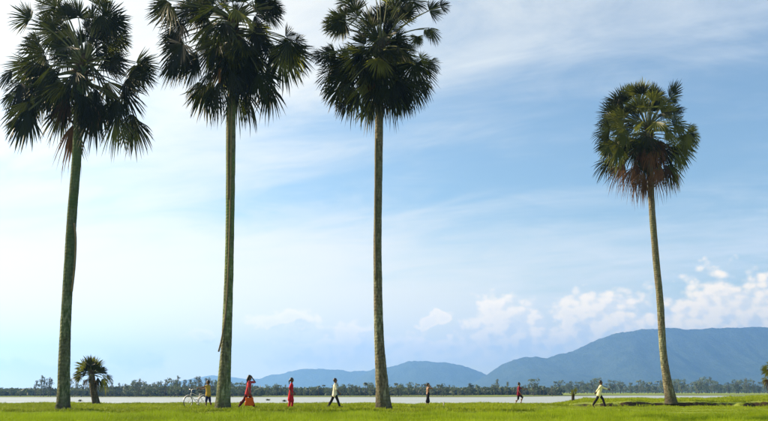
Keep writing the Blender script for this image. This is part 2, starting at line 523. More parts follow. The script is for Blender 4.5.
def spline(pts, n):                       # Catmull-Rom through (Vector, radius)
    P = [pts[0]] + pts + [pts[-1]]
    out = []
    for i in range(n):
        t = i / (n - 1) * (len(pts) - 1); k = min(int(t), len(pts) - 2); u = t - k
        a, b_, c, d = P[k], P[k + 1], P[k + 2], P[k + 3]
        h = lambda q0, q1, q2, q3: 0.5 * ((2 * q1) + (q2 - q0) * u + (2 * q0 - 5 * q1 + 4 * q2 - q3) * u * u + (3 * q1 - q0 - 3 * q2 + q3) * u ** 3)
        out.append((h(a[0], b_[0], c[0], d[0]), h(a[1], b_[1], c[1], d[1])))
    return out


def leaf_mesh(origin, start, ctrl, hub, d, w, rad, span, droop, nseg, split, seed):
    """one fan leaf: a bent stalk and a pleated blade slit into hanging fingers"""
    rr = random.Random(seed)
    v, f, mi = [], [], []
    # stalk
    pts = []
    for i in range(6):
        t = i / 5
        pts.append(start * (1 - t) ** 2 + ctrl * 2 * t * (1 - t) + hub * t * t)
    mb = MB(); mb.tube(pts, [0.055, 0.045, 0.036, 0.03, 0.026, 0.022], 5, False)
    v += mb.v; f += mb.f; mi += [1] * len(mb.f)
    nrm = d.cross(w).normalized()
    down = Vector((0, 0, -1))
    half = span / 2
    cup = rr.uniform(0.1, 0.35) * (1 if nrm.z > 0 else -1)
    for s in range(nseg):
        th = -half + span * (s + 0.5) / nseg
        dt = span / nseg * 0.56
        L = rad * (1 - 0.22 * (abs(th) / half) ** 2) * rr.uniform(0.86, 1.08)
        jit = rr.uniform(-0.09, 0.09); dr = droop * rr.uniform(0.4, 1.9)
        sp = split * rr.uniform(0.85, 1.15)
        if rr.random() < 0.04: L *= 0.55                   # broken finger
        base = len(v)

        def P(r, off, lift):
            a = th + jit * (r / L) ** 2 + off
            q = d * math.cos(a) + w * math.sin(a)
            x = r / rad
            return hub + q * r + nrm * (lift + cup * r * abs(math.sin(th)) * 0.5) + down * (dr * rad * x * x) - q * (dr * 0.35 * rad * x ** 3)
        rows = [0.06, 0.3, sp, sp + (1 - sp) * 0.5]
        for k, q in enumerate(rows):
            r = L * q
            ww = dt if q <= sp + 1e-6 else dt * 0.62 * (sp / q)
            lift = 0.018 * rad * (q if q < 0.6 else 0.6)
            v += [P(r, -ww, -lift), P(r, 0, lift), P(r, ww, -lift)]
        v.append(P(L, rr.uniform(-0.02, 0.02), 0))
        for k in range(3):
            for c in (0, 1):
                i = base + k * 3 + c
                f.append((i, i + 1, i + 4, i + 3)); mi.append(0)
        i = base + 9
        f.append((i, i + 1, base + 12)); f.append((i + 1, i + 2, base + 12)); mi += [0, 0]
    return [q - origin for q in v], f, mi


def palm(name, label, trunk_px, foot_px, apex_px, leaves, fill, mat, seed, Y=None, poles=(), nseg=42, stub=True, group="tall fan palms on the bank", dry_below=0.55, cat="palm tree", fill_top=70, span_k=1.0, yellow=0.07):
    rr = random.Random(seed)
    g = on_ground(*foot_px) if Y is None else pix(foot_px[0], foot_px[1], Y)
    if Y is not None: g.z = gz(g.x, g.y)
    Y = g.y
    root = empty(name, g); tag(root, label, cat, group)
    mpp = Y / (F * math.cos(PITCH))          # metres per pixel low down
    ctl = []
    for (px, py, w) in trunk_px:
        q = pix(px, py, Y); depth = q.y * math.cos(PITCH) + (q.z - CAM_Z) * math.sin(PITCH)
        ctl.append((q, w * depth / F / 2))
    ctl[0] = (Vector((ctl[0][0].x, Y, g.z - 0.08)), ctl[0][1])
    H = ctl[-1][0].z - g.z
    n = max(30, int(H / 0.055)); path = spline(ctl, n)
    seg = 26; V, Fc = [], []
    for i, (q, r) in enumerate(path):
        h = q.z - g.z
        ringp = (h / 0.16) % 1.0
        rr_ = r * (1 + 0.018 * (1 - ringp) + 0.02 * mnoise.noise((h * 2.3, seed, 0)))
        for k in range(seg):
            a = 2 * math.pi * k / seg
            bumpy = 1 + 0.05 * mnoise.noise((math.cos(a) * 1.5, math.sin(a) * 1.5, h * 1.6 + seed)) + 0.02 * mnoise.noise((math.cos(a) * 5, math.sin(a) * 5, h * 6 + seed))
            if h < 0.8: bumpy += 0.10 * (0.8 - max(h, 0)) * (0.5 + 0.5 * math.sin(a * 7 + seed)) + 0.10 * mnoise.noise((a * 3, h * 5, seed)) * (0.8 - h)
            V.append(Vector((q.x + math.cos(a) * rr_ * bumpy, q.y + math.sin(a) * rr_ * bumpy, q.z)) - g)
    for i in range(n - 1):
        for k in range(seg):
            k2 = (k + 1) % seg
            Fc.append((i * seg + k, i * seg + k2, (i + 1) * seg + k2, (i + 1) * seg + k))
    Fc.append(tuple((n - 1) * seg + k for k in range(seg)))
    tr = mesh_obj("trunk", V, Fc, mat, root)
    for pl in poles:                         # climbing poles lashed to the trunk
        pts = []
        for (px, py, off) in pl:
            q = pix(px, py, Y); q.y -= off; pts.append(q - g)
        mb = MB(); mb.tube([a for a, _ in spline([(q, 0.0) for q in pts], 14)], 0.045 if len(pl) > 2 else 0.035, 6)
        o = mb.build("climbing_pole", POLE, tr)
    # crown: the mass of old leaf bases round the growing tip
    A = pix(apex_px[0], apex_px[1], Y)
    topd = [q for q, r in path if q.z > A.z - 2.4 * min(1, H / 12)]
    mb = MB()
    rtop = ctl[-1][1]
    if stub:
        for k in range(46):
            q, _ = path[max(0, n - 1 - int(rr.random() ** 0.8 * (n * 0.17)))]
            a = rr.uniform(0, 6.28); out_ = Vector((math.cos(a), math.sin(a), 0))
            ln = rr.uniform(0.18, 0.5) * rtop / 0.2
            mb.tube([q - g + out_ * rtop * 0.5, q - g + out_ * (rtop + ln * 0.5) + Vector((0, 0, ln * 0.5)), q - g + out_ * (rtop + ln) + Vector((0, 0, ln * 0.7))], [0.09 * rtop / 0.2, 0.07 * rtop / 0.2, 0.03 * rtop / 0.2], 5)
    mb.ball(A - g, (rtop * 1.25, rtop * 1.25, rtop * 2.6), 10, 8)
    cr = mb.build("crown", HEART, root)
    depthA = A.y * math.cos(PITCH) + (A.z - CAM_Z) * math.sin(PITCH)
    s = depthA / F                          # metres per pixel at the crown
    camr = Vector((1, 0, 0)); camu = Vector((0, -math.sin(PITCH), math.cos(PITCH))); camf = Vector((0, math.cos(PITCH), math.sin(PITCH)))
    low = max(p[1] for p in leaves) - apex_px[1]
    specs = []
    for (hx, hy, an, ln) in leaves:
        r = math.hypot(hx - apex_px[0], hy - apex_px[1]) * s
        dz_ = rr.uniform(-0.55, 0.55) * (0.5 + 0.5 * r)
        hub = pix(hx, hy, Y); hub.y += dz_
        a = R(an + rr.uniform(-6, 6))
        d = (camr * math.cos(a) + camu * math.sin(a) + camf * (0.35 * dz_ / max(r, 0.5))).normalized()
        nrm = Quaternion(d, rr.uniform(-0.9, 0.9)) @ (-camf)
        w = nrm.cross(d).normalized()
        lower = (hy - apex_px[1]) / max(low, 1)
        specs.append((hub, d, w, ln * s, lower, rr.uniform(2.6, 4.0) if lower < 0.5 else rr.uniform(1.3, 2.3)))
    for (hub, d, w, rad, lower, span) in list(specs) if H > 8 else ():      # a second, smaller fan close to each
        sh = Vector((rr.gauss(0, 0.34), rr.gauss(0, 0.5), rr.gauss(0, 0.28)))
        q = Quaternion(Vector((0, 1, 0)), rr.uniform(-0.5, 0.5))
        specs.append((hub + sh - d * rad * 0.12, q @ d, q @ w, rad * rr.uniform(0.68, 0.85), lower, span * 0.85))
    Rpx = max(math.hypot(p[0] - apex_px[0], p[1] - apex_px[1]) for p in leaves)
    for k in range(fill):                   # leaves that point towards and away from the camera
        t = (k + 0.5) / fill; e = R(fill_top - (fill_top + 65) * t); a = k * 2.39996
        od = Vector((math.cos(a) * math.cos(e) * 0.5, math.sin(a) * math.cos(e), math.sin(e)))
        hub = A + Vector((0, 0, -0.25)) * (low * s / 3) + od * Rpx * s * rr.uniform(0.5, 0.68)
        d = (od + Vector((0, 0, -0.55 - 0.6 * t))).normalized()
        w = d.cross(Vector((0, 0, 1))); w = w.normalized() if w.length > 0.05 else Vector((1, 0, 0))
        w = Quaternion(d, rr.uniform(-0.6, 0.6)) @ w
        specs.append((hub, d, w, Rpx * s * rr.uniform(0.36, 0.46), t * 1.05, rr.uniform(1.5, 2.6)))
    for i, (hub, d, w, rad, lower, span) in enumerate(specs):
        drop = max(0.0, A.z - hub.z)
        st = A + Vector((0, 0, -min(drop * 0.55, 0.3 * Rpx * s)))
        # follow the trunk's lean
        st.x = A.x + (ctl[-2][0].x - A.x) * min(1, (A.z - st.z) / max(0.1, A.z - ctl[-2][0].z))
        out_ = hub - st
        ctrl = st + out_ * 0.5 + Vector((0, 0, 0.16 * out_.length))
        st = st + Vector((out_.x, out_.y, 0)).normalized() * rtop * 0.6
        dry = lower > dry_below and rr.random() < 0.25 + 0.75 * (lower - dry_below) / max(0.05, 1 - dry_below)
        droop = 0.10 + 0.20 * max(0, lower) + (0.18 if dry else 0) + rr.uniform(-0.03, 0.1)
        V, Fc, mi = leaf_mesh(g, st, ctrl, hub, d, w, rad * rr.uniform(0.95, 1.1) * (1 + 0.02 * max(0, min(1, lower))), span * span_k, droop, max(10, int(nseg * span * span_k / 3.2)), rr.uniform(0.46, 0.64) if not dry else 0.4, seed * 1000 + i)
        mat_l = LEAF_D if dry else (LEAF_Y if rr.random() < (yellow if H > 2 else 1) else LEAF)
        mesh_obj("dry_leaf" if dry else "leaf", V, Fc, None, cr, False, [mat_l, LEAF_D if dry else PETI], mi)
    return root


P1 = [(46, 28, 165, 24), (62, 14, 140, 26), (80, 20, 95, 26), (96, 26, 50, 30), (112, 26, 15, 28), (116, 30, -35, 24), (60, 34, 205, 36), (64, 48, 235, 28), (105, 50, -85, 22), (131, 58, -40, 28),
      (36, 66, 215, 36), (40, 62, 250, 34), (28, 80, 235, 34), (46, 78, 255, 34), (46, 108, 245, 36), (36, 100, 235, 32), (72, 122, 255, 42), (98, 112, 262, 34), (126, 112, 282, 34), (130, 80, -25, 28),
      (120, 86, -60, 30), (112, 98, -95, 26), (88, 96, -90, 30), (66, 92, 250, 28), (56, 88, 240, 30), (70, 20, 120, 24), (104, 14, 70, 20), (138, 70, -20, 20), (52, 60, 200, 30), (86, 14, 80, 22), (44, 44, 195, 26),
      (54, 16, 175, 22), (102, 34, 10, 26), (60, 106, 240, 34), (114, 112, 275, 34), (28, 92, 215, 22)]
P1 = [(a - 7 if a < 50 else a, b_, c, d) for a, b_, c, d in P1] + [(78, 38, 110, 20), (92, 36, 70, 22), (68, 42, 150, 22), (100, 40, 30, 22), (58, 24, 150, 24), (108, 36, -60, 22), (24, 86, 250, 30), (38, 118, 250, 34)]
P2 = [(186, 8, 190, 26), (178, 14, 215, 30), (182, 22, 240, 32), (196, 6, 150, 24), (205, 14, 200, 24), (176, 34, 225, 26), (186, 50, 235, 34), (192, 58, 215, 32), (200, 62, 250, 30), (206, 32, 250, 26), (214, 50, 255, 30),
      (212, 78, 245, 34), (208, 86, 262, 34), (222, 88, 265, 32), (236, 92, 268, 30), (244, 88, 280, 32), (262, 80, 300, 30), (266, 78, 275, 30), (286, 40, -30, 22), (280, 44, -70, 36), (290, 52, -80, 32), (274, 48, 250, 26),
      (262, 6, 10, 22), (256, 2, 60, 20), (266, 10, -40, 22), (276, 14, -60, 16), (236, 6, 90, 24), (222, 4, 110, 24), (246, 0, 75, 24), (254, 30, -60, 26), (250, 50, -85, 30), (228, 40, 265, 30), (240, 60, 270, 30),
      (200, 2, 120, 22), (214, -2, 110, 22), (224, 66, 262, 30), (180, 62, 240, 28), (250, 72, 280, 30)]
P3 = [(344, 24, 180, 24), (340, 22, 140, 22), (344, 26, 215, 22), (362, 4, 120, 24), (376, 0, 95, 26), (388, 4, 80, 28), (395, 10, 60, 26), (402, 6, 40, 22), (412, 4, 50, 20), (428, 20, 20, 16), (430, 24, -60, 20), (418, 30, -90, 12),
      (336, 56, 200, 22), (330, 62, 185, 18), (334, 64, 235, 26), (350, 62, 220, 30), (346, 76, 235, 32), (356, 84, 245, 34), (340, 80, 225, 24), (366, 88, 255, 34), (378, 92, 265, 32), (390, 92, 280, 32), (400, 88, 290, 32),
      (410, 80, 300, 30), (420, 72, -60, 24), (424, 62, -10, 16), (420, 62, 20, 14), (430, 62, -40, 14), (414, 66, -80, 34), (396, 50, -60, 24), (390, 46, -30, 22), (372, 64, 250, 26), (362, 58, 215, 26), (384, 70, 270, 30),
      (402, 98, 300, 20), (360, 98, 235, 20), (384, 22, 100, 28), (370, 18, 130, 22), (398, 22, 55, 20), (350, 90, 240, 24), (372, 96, 255, 26), (394, 98, 280, 24)]
P3 += [(372, 32, 120, 18), (392, 32, 60, 18), (384, 38, 95, 16), (396, 42, -20, 22), (366, 46, 175, 26), (404, 18, 20, 18), (358, 14, 150, 20), (380, -4, 90, 24)]
P4 = [(626, 104, 150, 26), (618, 112, 165, 22), (632, 98, 125, 20), (640, 98, 105, 18), (652, 96, 85, 16), (658, 96, 70, 14), (668, 100, 40, 20), (672, 108, 25, 18), (674, 116, 30, 14), (612, 122, 190, 20), (608, 132, 200, 20),
      (612, 142, 215, 22), (606, 150, 185, 14), (614, 156, 225, 24), (622, 164, 240, 28), (630, 170, 250, 28), (640, 174, 262, 28), (650, 172, 268, 28), (660, 168, 280, 26), (670, 162, 295, 24), (680, 152, 305, 20), (684, 140, -30, 16),
      (686, 130, 0, 12), (682, 128, 40, 10), (684, 136, -60, 20), (676, 144, -80, 26), (620, 132, 225, 20), (628, 140, 240, 22), (640, 120, 150, 22), (660, 118, 30, 18), (646, 110, 95, 20), (636, 148, 255, 22), (662, 146, -80, 22),
      (650, 140, 268, 20), (672, 126, -20, 18), (628, 116, 160, 22), (640, 106, 115, 20), (654, 108, 75, 20), (616, 148, 235, 24), (644, 160, 265, 24)]

palm("palm_tree", "tall mossy fan palm with a loose hanging pole halfway up its trunk",
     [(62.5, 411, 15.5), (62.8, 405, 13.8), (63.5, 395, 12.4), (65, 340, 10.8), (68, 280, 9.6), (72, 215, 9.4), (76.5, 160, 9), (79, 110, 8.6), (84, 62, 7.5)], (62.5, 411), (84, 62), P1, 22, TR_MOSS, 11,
     poles=[[(76.0, 224, 0.22), (77.4, 240, 0.2), (76.2, 266, 0.18), (73.5, 292, 0.2)]], dry_below=0.97, fill_top=8)
palm("palm_tree", "tall fan palm with a long pole slanting down its trunk, beside the bicycle",
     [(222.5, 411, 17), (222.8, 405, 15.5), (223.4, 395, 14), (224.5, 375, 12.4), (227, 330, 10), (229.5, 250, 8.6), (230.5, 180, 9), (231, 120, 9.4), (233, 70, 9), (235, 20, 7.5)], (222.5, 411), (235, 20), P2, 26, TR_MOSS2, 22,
     poles=[[(232.5, 100, 0.24), (231.5, 180, 0.24), (229.6, 260, 0.22), (227, 310, 0.24), (223.2, 338, 0.3), (220.0, 352, 0.34)], [(230, 96, 0.24), (229, 150, 0.24), (229.2, 200, 0.22)]], dry_below=1.0, fill_top=40)
palm("palm_tree", "tall pale-barked fan palm with a thick dark-stained foot and a wide-shouldered black crown",
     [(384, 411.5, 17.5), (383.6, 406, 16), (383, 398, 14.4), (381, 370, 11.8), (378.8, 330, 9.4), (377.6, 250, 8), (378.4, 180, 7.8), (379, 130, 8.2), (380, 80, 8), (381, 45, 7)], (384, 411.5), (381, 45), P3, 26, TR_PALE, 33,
     poles=[[(376.0, 140, 0.2), (375.4, 210, 0.2), (375.8, 280, 0.2)]], dry_below=1.0, fill_top=5)
palm("palm_tree", "slender leaning fan palm with a round browned crown, standing on the eroded bank",
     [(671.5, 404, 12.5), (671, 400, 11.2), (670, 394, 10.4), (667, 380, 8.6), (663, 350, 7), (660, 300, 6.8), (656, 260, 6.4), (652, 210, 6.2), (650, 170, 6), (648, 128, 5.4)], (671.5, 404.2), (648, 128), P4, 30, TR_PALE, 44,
     poles=[[(653.8, 212, 0.16), (656.6, 244, 0.16), (659.6, 276, 0.16), (661.4, 300, 0.16)]], dry_below=0.66, yellow=0.5)
palm("young_palm", "short young fan palm with a dark bent trunk between the two mossy palms",
     [(97, 406, 8.6), (95.5, 400, 7.2), (93.5, 390, 6.6), (92.2, 380, 6.4), (92, 372, 4.6)], (97, 406.2), (92, 372),
     [(92, 366, 92, 15), (89, 366, 112, 15), (85, 368, 140, 14), (96, 366, 70, 13), (82, 374, 190, 10), (80, 375, 235, 8), (101, 372, 70, 11), (103, 372, 40, 8), (105, 374, -50, 11), (103, 378, -70, 15), (99, 377, -85, 12),
      (83, 377, 205, 9), (87, 379, 235, 9), (95, 379, -60, 9), (92, 370, 80, 15), (90, 371, 102, 14), (94, 370, 62, 13), (88, 372, 160, 11), (97, 372, 25, 10), (91, 373, 95, 12), (86, 371, 120, 12), (101, 375, -30, 11)], 3, TR_DARK, 55, nseg=26, stub=False, group=None, dry_below=0.95, span_k=0.72, yellow=0.5)
palm("young_palm", "small fan palm with green and brown leaves past the eroded bank, farthest from the bicycle",
     [(776, 405, 7), (776, 395, 6.4), (775.5, 380, 6), (775, 372, 5)], (776, 405), (775, 372),
     [(769, 369, 165, 7), (771, 366, 120, 9), (775, 364, 92, 11), (780, 366, 50, 10), (782, 371, 5, 9), (768, 371, 205, 7), (769, 378, 215, 7), (768, 379, 240, 9), (772, 380, 250, 8), (781, 378, -50, 9)], 4, TR_DARK, 66, nseg=20, group=None, dry_below=0.5, yellow=0.7)
palm("palm_seedling", "tiny upright palm seedling on a dark stump near the water",
     [(573, 402.6, 3.4), (573, 399, 3.0), (573, 395, 2.6)], (573, 402.6), (573, 395),
     [(573, 394, 90, 6.5), (572.2, 393.5, 108, 6.5), (574.2, 393, 76, 7.5), (571.6, 394.5, 130, 5), (574.8, 394.5, 48, 4.5)], 0, TR_DARK, 77, nseg=20, stub=False, group=None, dry_below=2.0, cat="plant", span_k=0.28)


# ---------------------------------------------------------------- far treeline
FAR_LEAF = leaf_mat("far_tree_leaves", (0.065, 0.092, 0.062), (0.12, 0.155, 0.10), (0.14, 0.2, 0.04), 0.2, 0.7, scale=0.4)  # both far leaf colours lightened: part of the haze is painted in
FAR_LEAF2 = leaf_mat("far_tree_grey_leaves", (0.08, 0.105, 0.068), (0.14, 0.17, 0.105), (0.18, 0.2, 0.07), 0.2, 0.7, scale=0.4)
FAR_BARK = simple_mat("far_tree_bark", (0.09, 0.075, 0.055), 0.95, 0.1)


def leaf_cloud(centres, per, size, rr):
    v, f = [], []
    for (c, rad) in centres:
        for _ in range(per):
            while True:
                q = Vector((rr.uniform(-1, 1), rr.uniform(-1, 1), rr.uniform(-1, 1)))
                if 0.25 < q.length < 1: break
            p = Vector(c) + Vector((q.x * rad[0], q.y * rad[1], q.z * rad[2]))
            n = Vector((rr.gauss(0, 1), rr.gauss(0, 1), rr.gauss(0, 1) + 0.6)).normalized()
            a = n.orthogonal().normalized(); b_ = n.cross(a); t = rr.uniform(0, 6.28)
            a, b_ = a * math.cos(t) + b_ * math.sin(t), b_ * math.cos(t) - a * math.sin(t)
            s_ = size * rr.uniform(0.5, 1.2); k = len(v)
            v += [p - a * s_, p - b_ * s_ * 0.5, p + a * s_, p + b_ * s_ * 0.5]; f.append((k, k + 1, k + 2, k + 3))
    return v, f


def tree_proto(kind, seed):
    """unit tree of height 1 (m): trunk mesh and crown mesh"""
    rr = random.Random(seed); mb = MB(); cen = []
    if kind == "broadleaf_tree":
        mb.tube([(0, 0, -0.05), (0.01, 0, 0.25), (rr.uniform(-.03, .03), 0, 0.55)], [0.035, 0.028, 0.012], 6)
        for k in range(5):
            a = rr.uniform(0, 6.28); e = Vector((math.cos(a) * 0.22, math.sin(a) * 0.22, rr.uniform(0.5, 0.8)))
            mb.tube([(0, 0, 0.25 + 0.04 * k), e * 0.6 + Vector((0, 0, 0.14)), e], [0.018, 0.012, 0.004], 4)
        for k in range(17):
            a = rr.uniform(0, 6.28); r = rr.uniform(0.05, 0.30); z = rr.uniform(0.2, 0.88)
            cen.append(((math.cos(a) * r, math.sin(a) * r, z), [rr.uniform(0.10, 0.18)] * 2 + [rr.uniform(0.08, 0.13)]))
        v, f = leaf_cloud(cen, 34, 0.045, rr)
    elif kind == "tall_airy_tree":
        mb.tube([(0, 0, -0.05), (0.02, 0, 0.4), (rr.uniform(-.04, .04), 0, 0.93)], [0.022, 0.016, 0.004], 6)
        for k in range(15):
            z = rr.uniform(0.26, 0.92); a = rr.uniform(0, 6.28); r = rr.uniform(0.07, 0.2) * (1.25 - z)
            e = (math.cos(a) * r, math.sin(a) * r, z + 0.06)
            mb.tube([(0.01, 0, z - 0.06), e], [0.009, 0.003], 4)
            cen.append((e, (rr.uniform(0.05, 0.10), rr.uniform(0.05, 0.10), rr.uniform(0.05, 0.09))))
        cen.append(((0, 0, 0.93), (0.06, 0.06, 0.07)))
        v, f = leaf_cloud(cen, 26, 0.032, rr)
    elif kind == "coconut_palm":
        bx = rr.uniform(-.12, .12)
        mb.tube([(0, 0, -0.05), (bx * 0.4, 0, 0.4), (bx, 0, 0.82)], [0.022, 0.017, 0.013], 6)
        v, f = [], []
        for k in range(15):
            a = k * 2.4 + rr.uniform(-.2, .2); e0 = rr.uniform(-0.3, 1.1); L = rr.uniform(0.2, 0.27)
            o = Vector((math.cos(a), math.sin(a), 0)); w = Vector((-o.y, o.x, 0)); prev = None
            p = Vector((bx, 0, 0.82)); el_ = e0
            for i in range(6):
                wd = (0.012, 0.05, 0.055, 0.05, 0.035, 0.004)[i]
                cur = (p + w * wd + Vector((0, 0, -wd * 0.8)), p, p - w * wd + Vector((0, 0, -wd * 0.8)))
                k0 = len(v); v += list(cur)
                if i: f += [(k0 - 3, k0 - 2, k0 + 1, k0), (k0 - 2, k0 - 1, k0 + 2, k0 + 1)]
                p = p + (o * math.cos(el_) + Vector((0, 0, math.sin(el_)))) * L / 5; el_ -= 0.42
    else:
        mb.tube([(0, 0, -0.05), (0, 0, 0.4)], [0.04, 0.02], 5)
        for k in range(9):
            a = rr.uniform(0, 6.28); r = rr.uniform(0, 0.45)
            cen.append(((math.cos(a) * r, math.sin(a) * r, rr.uniform(0.25, 0.75)), (0.26, 0.26, 0.2)))
        v, f = leaf_cloud(cen, 34, 0.075, rr)
    tm = bpy.data.meshes.new("trunk"); tm.from_pydata([tuple(q) for q in mb.v], [], mb.f); tm.materials.append(FAR_BARK)
    cm = bpy.data.meshes.new("crown"); cm.from_pydata([tuple(q) for q in v], [], f)
    cm.materials.append(FAR_LEAF2 if kind == "tall_airy_tree" else FAR_LEAF)
    return tm, cm


PROTO = {k: [tree_proto(k, 100 + 7 * i + len(k)) for i in range(n)] for k, n in (("broadleaf_tree", 5), ("tall_airy_tree", 4), ("coconut_palm", 3), ("shrub", 3))}
FAR_LABEL = {"broadleaf_tree": "hazy round broadleaf tree", "tall_airy_tree": "tall thin-crowned tree",
             "coconut_palm": "far slender coconut palm", "shrub": "low hazy shrub"}
tr_ = random.Random(5)


def far_tree(kind, px, Y, hpx, wide=1.0, where="in the treeline across the lake"):
    x = (px - 384) / 820 * Y; g = Vector((x, Y, gz(x, Y)))
    h = hpx * Y / 820
    root = empty(kind, g, tr_.uniform(0, 6.28)); root.scale = (h * wide, h * wide, h)
    tag(root, FAR_LABEL[kind] + " " + where, "shrub" if kind == "shrub" else "tree", "far " + kind.replace("_", " ") + "s across the lake")
    tm, cm = tr_.choice(PROTO[kind])
    link(bpy.data.objects.new("trunk", tm), root); link(bpy.data.objects.new("crown", cm), root)


def row(px0, px1, n, kinds, h0, h1, Y0, Y1, where):
    for i in range(n):
        px = px0 + (px1 - px0) * (i + tr_.uniform(0.1, 0.9)) / n
        k = tr_.choices([q for q, _ in kinds], [w for _, w in kinds])[0]
        far_tree(k, px, tr_.uniform(Y0, Y1), tr_.uniform(h0, h1) * (0.95 + 0.45 * mnoise.noise((px * 0.045, 1.7, 0))), 1.0 if k != "shrub" else tr_.uniform(1.0, 1.8), where)


row(-50, 60, 18, [("broadleaf_tree", 3), ("shrub", 2)], 7, 10, 262, 310, "in the low wood beyond the mossy palm")
for px, h in ((35.5, 16), (41, 21), (44, 18), (48.5, 19), (51, 17)): far_tree("tall_airy_tree", px, 268, h, 1.0, "of the lone clump rising over the low wood")
row(66, 136, 13, [("tall_airy_tree", 3), ("broadleaf_tree", 1)], 13, 20, 266, 300, "across the lake behind the young palm")
row(60, 140, 12, [("broadleaf_tree", 2), ("shrub", 1)], 8, 12, 258, 266, "at the water's edge behind the young palm")
row(132, 255, 40, [("tall_airy_tree", 3), ("broadleaf_tree", 3)], 14, 20, 268, 310, "across the lake behind the bicycle")
row(140, 260, 14, [("broadleaf_tree", 2), ("shrub", 1)], 8, 13, 258, 266, "at the water's edge behind the bicycle")
row(250, 400, 40, [("broadleaf_tree", 4), ("tall_airy_tree", 1), ("coconut_palm", 1)], 8, 14, 272, 340, "below the faint distant hills")
row(395, 560, 46, [("broadleaf_tree", 3), ("tall_airy_tree", 1.4), ("coconut_palm", 2)], 8, 16, 285, 370, "below the low rounded hill")
row(555, 700, 46, [("broadleaf_tree", 3), ("tall_airy_tree", 1), ("coconut_palm", 2)], 9, 16, 560, 680, "at the foot of the long range")
row(695, 830, 48, [("broadleaf_tree", 3), ("tall_airy_tree", 2), ("coconut_palm", 1)], 11, 18, 640, 760, "past the meadow spit")
# the understorey behind them, one dark mass that nobody could count
cen = []
for i in range(760):
    px = -80 + 940 * (i + tr_.random()) / 760
    Y = (300 if px < 260 else 335 if px < 400 else 370 if px < 560 else 780) * tr_.uniform(0.97, 1.06)
    h = (7 if px < 100 else 9 if px < 260 else 7.5) * Y / 820
    x = (px - 384) / 820 * Y
    cen.append(((x, Y, gz(x, Y) + h * 0.45), (h * 0.6, h * 0.6, h * 0.55)))
v, f = leaf_cloud(cen, 60, 0.9, tr_)
tag(mesh_obj("far_wood", v, f, FAR_LEAF, None, False), "dim understorey of the far wood behind the treeline", "wood", kind="stuff")

# ---------------------------------------------------------------- rice and grass (uncountable blades)
def blade_stuff(name, label, cat, pts, rot, scl, mat, blades, rad, spread, seed, kind="stuff"):
    me = bpy.data.meshes.new(name); n = len(pts)
    me.vertices.add(n); me.vertices.foreach_set("co", np.asarray(pts, np.float32).ravel())
    a = me.attributes.new("rot", 'FLOAT_VECTOR', 'POINT'); a.data.foreach_set("vector", np.asarray(rot, np.float32).ravel())
    a = me.attributes.new("scl", 'FLOAT_VECTOR', 'POINT'); a.data.foreach_set("vector", np.asarray(scl, np.float32).ravel())
    me.materials.append(mat); me.update()
    o = link(bpy.data.objects.new(name, me)); tag(o, label, cat, kind=kind)
    t = bpy.data.node_groups.new(name + "_blades", 'GeometryNodeTree')
    t.interface.new_socket("Geometry", in_out='INPUT', socket_type='NodeSocketGeometry')
    t.interface.new_socket("Geometry", in_out='OUTPUT', socket_type='NodeSocketGeometry')
    gi = t.nodes.new('NodeGroupInput'); go = t.nodes.new('NodeGroupOutput')
    join = t.nodes.new('GeometryNodeJoinGeometry'); rr = random.Random(seed)
    for k in range(blades):
        c = t.nodes.new('GeometryNodeMeshCone'); c.fill_type = 'NONE'
        c.inputs['Vertices'].default_value = 3; c.inputs['Side Segments'].default_value = 1
        c.inputs['Radius Top'].default_value = 0.0; c.inputs['Radius Bottom'].default_value = rad * rr.uniform(0.7, 1.2); c.inputs['Depth'].default_value = rr.uniform(0.65, 1.05)
        tf = t.nodes.new('GeometryNodeTransform')
        az_ = rr.uniform(0, 6.28); rr0 = spread * rr.uniform(0.1, 1)
        tf.inputs['Translation'].default_value = (math.cos(az_) * rr0, math.sin(az_) * rr0, 0)
        tf.inputs['Rotation'].default_value = (rr.uniform(-0.45, 0.45), rr.uniform(-0.45, 0.45), rr.uniform(0, 6.28))
        t.links.new(c.outputs[0], tf.inputs[0]); t.links.new(tf.outputs[0], join.inputs[0])
    sm = t.nodes.new('GeometryNodeSetMaterial'); sm.inputs['Material'].default_value = mat
    t.links.new(join.outputs[0], sm.inputs[0])
    ip = t.nodes.new('GeometryNodeInstanceOnPoints')
    for nm, sock in (("rot", 'Rotation'), ("scl", 'Scale')):
        at = t.nodes.new('GeometryNodeInputNamedAttribute'); at.data_type = 'FLOAT_VECTOR'; at.inputs[0].default_value = nm
        t.links.new(at.outputs[0], ip.inputs[sock])
    t.links.new(gi.outputs[0], ip.inputs['Points']); t.links.new(sm.outputs[0], ip.inputs['Instance']); t.links.new(ip.outputs[0], go.inputs[0])
    md = o.modifiers.new("blades", 'NODES'); md.node_group = t
    return o


def scatter(n, y0, y1, half, pad, hmin, hmax, keep=None, power=1.0):
    y = y0 + (y1 - y0) * rng.random(n) ** power; x = (rng.random(n) * 2 - 1) * (half * y + pad)
    if keep is not None:
        k = keep(x, y); x, y = x[k], y[k]
    z = gz_np(x, y); m = len(x)
    hgt = rng.uniform(hmin, hmax, m) * (1 + 0.12 * wob(x, y, 2.6) + 0.07 * wob(x, y, 9.0))
    pxx = 384 + 820 * x / y
    hgt = hgt * np.where((pxx > 536) & (y > 35.5) & (y < 52.6 + 0.8 * wob(x, x * 0 + 3, 9.0)) & (hmax < 0.3), 0.4, 1.0) * np.where((pxx > 392) & (pxx < 452) & (y > 41) & (y < 46.5), 0.5, 1.0)
    pts = np.stack([x, y, z + hgt * 0.42], -1)
    rot = np.stack([rng.normal(0, 0.10, m), rng.normal(0, 0.10, m), rng.uniform(0, 6.283, m)], -1)
    return pts, rot, hgt


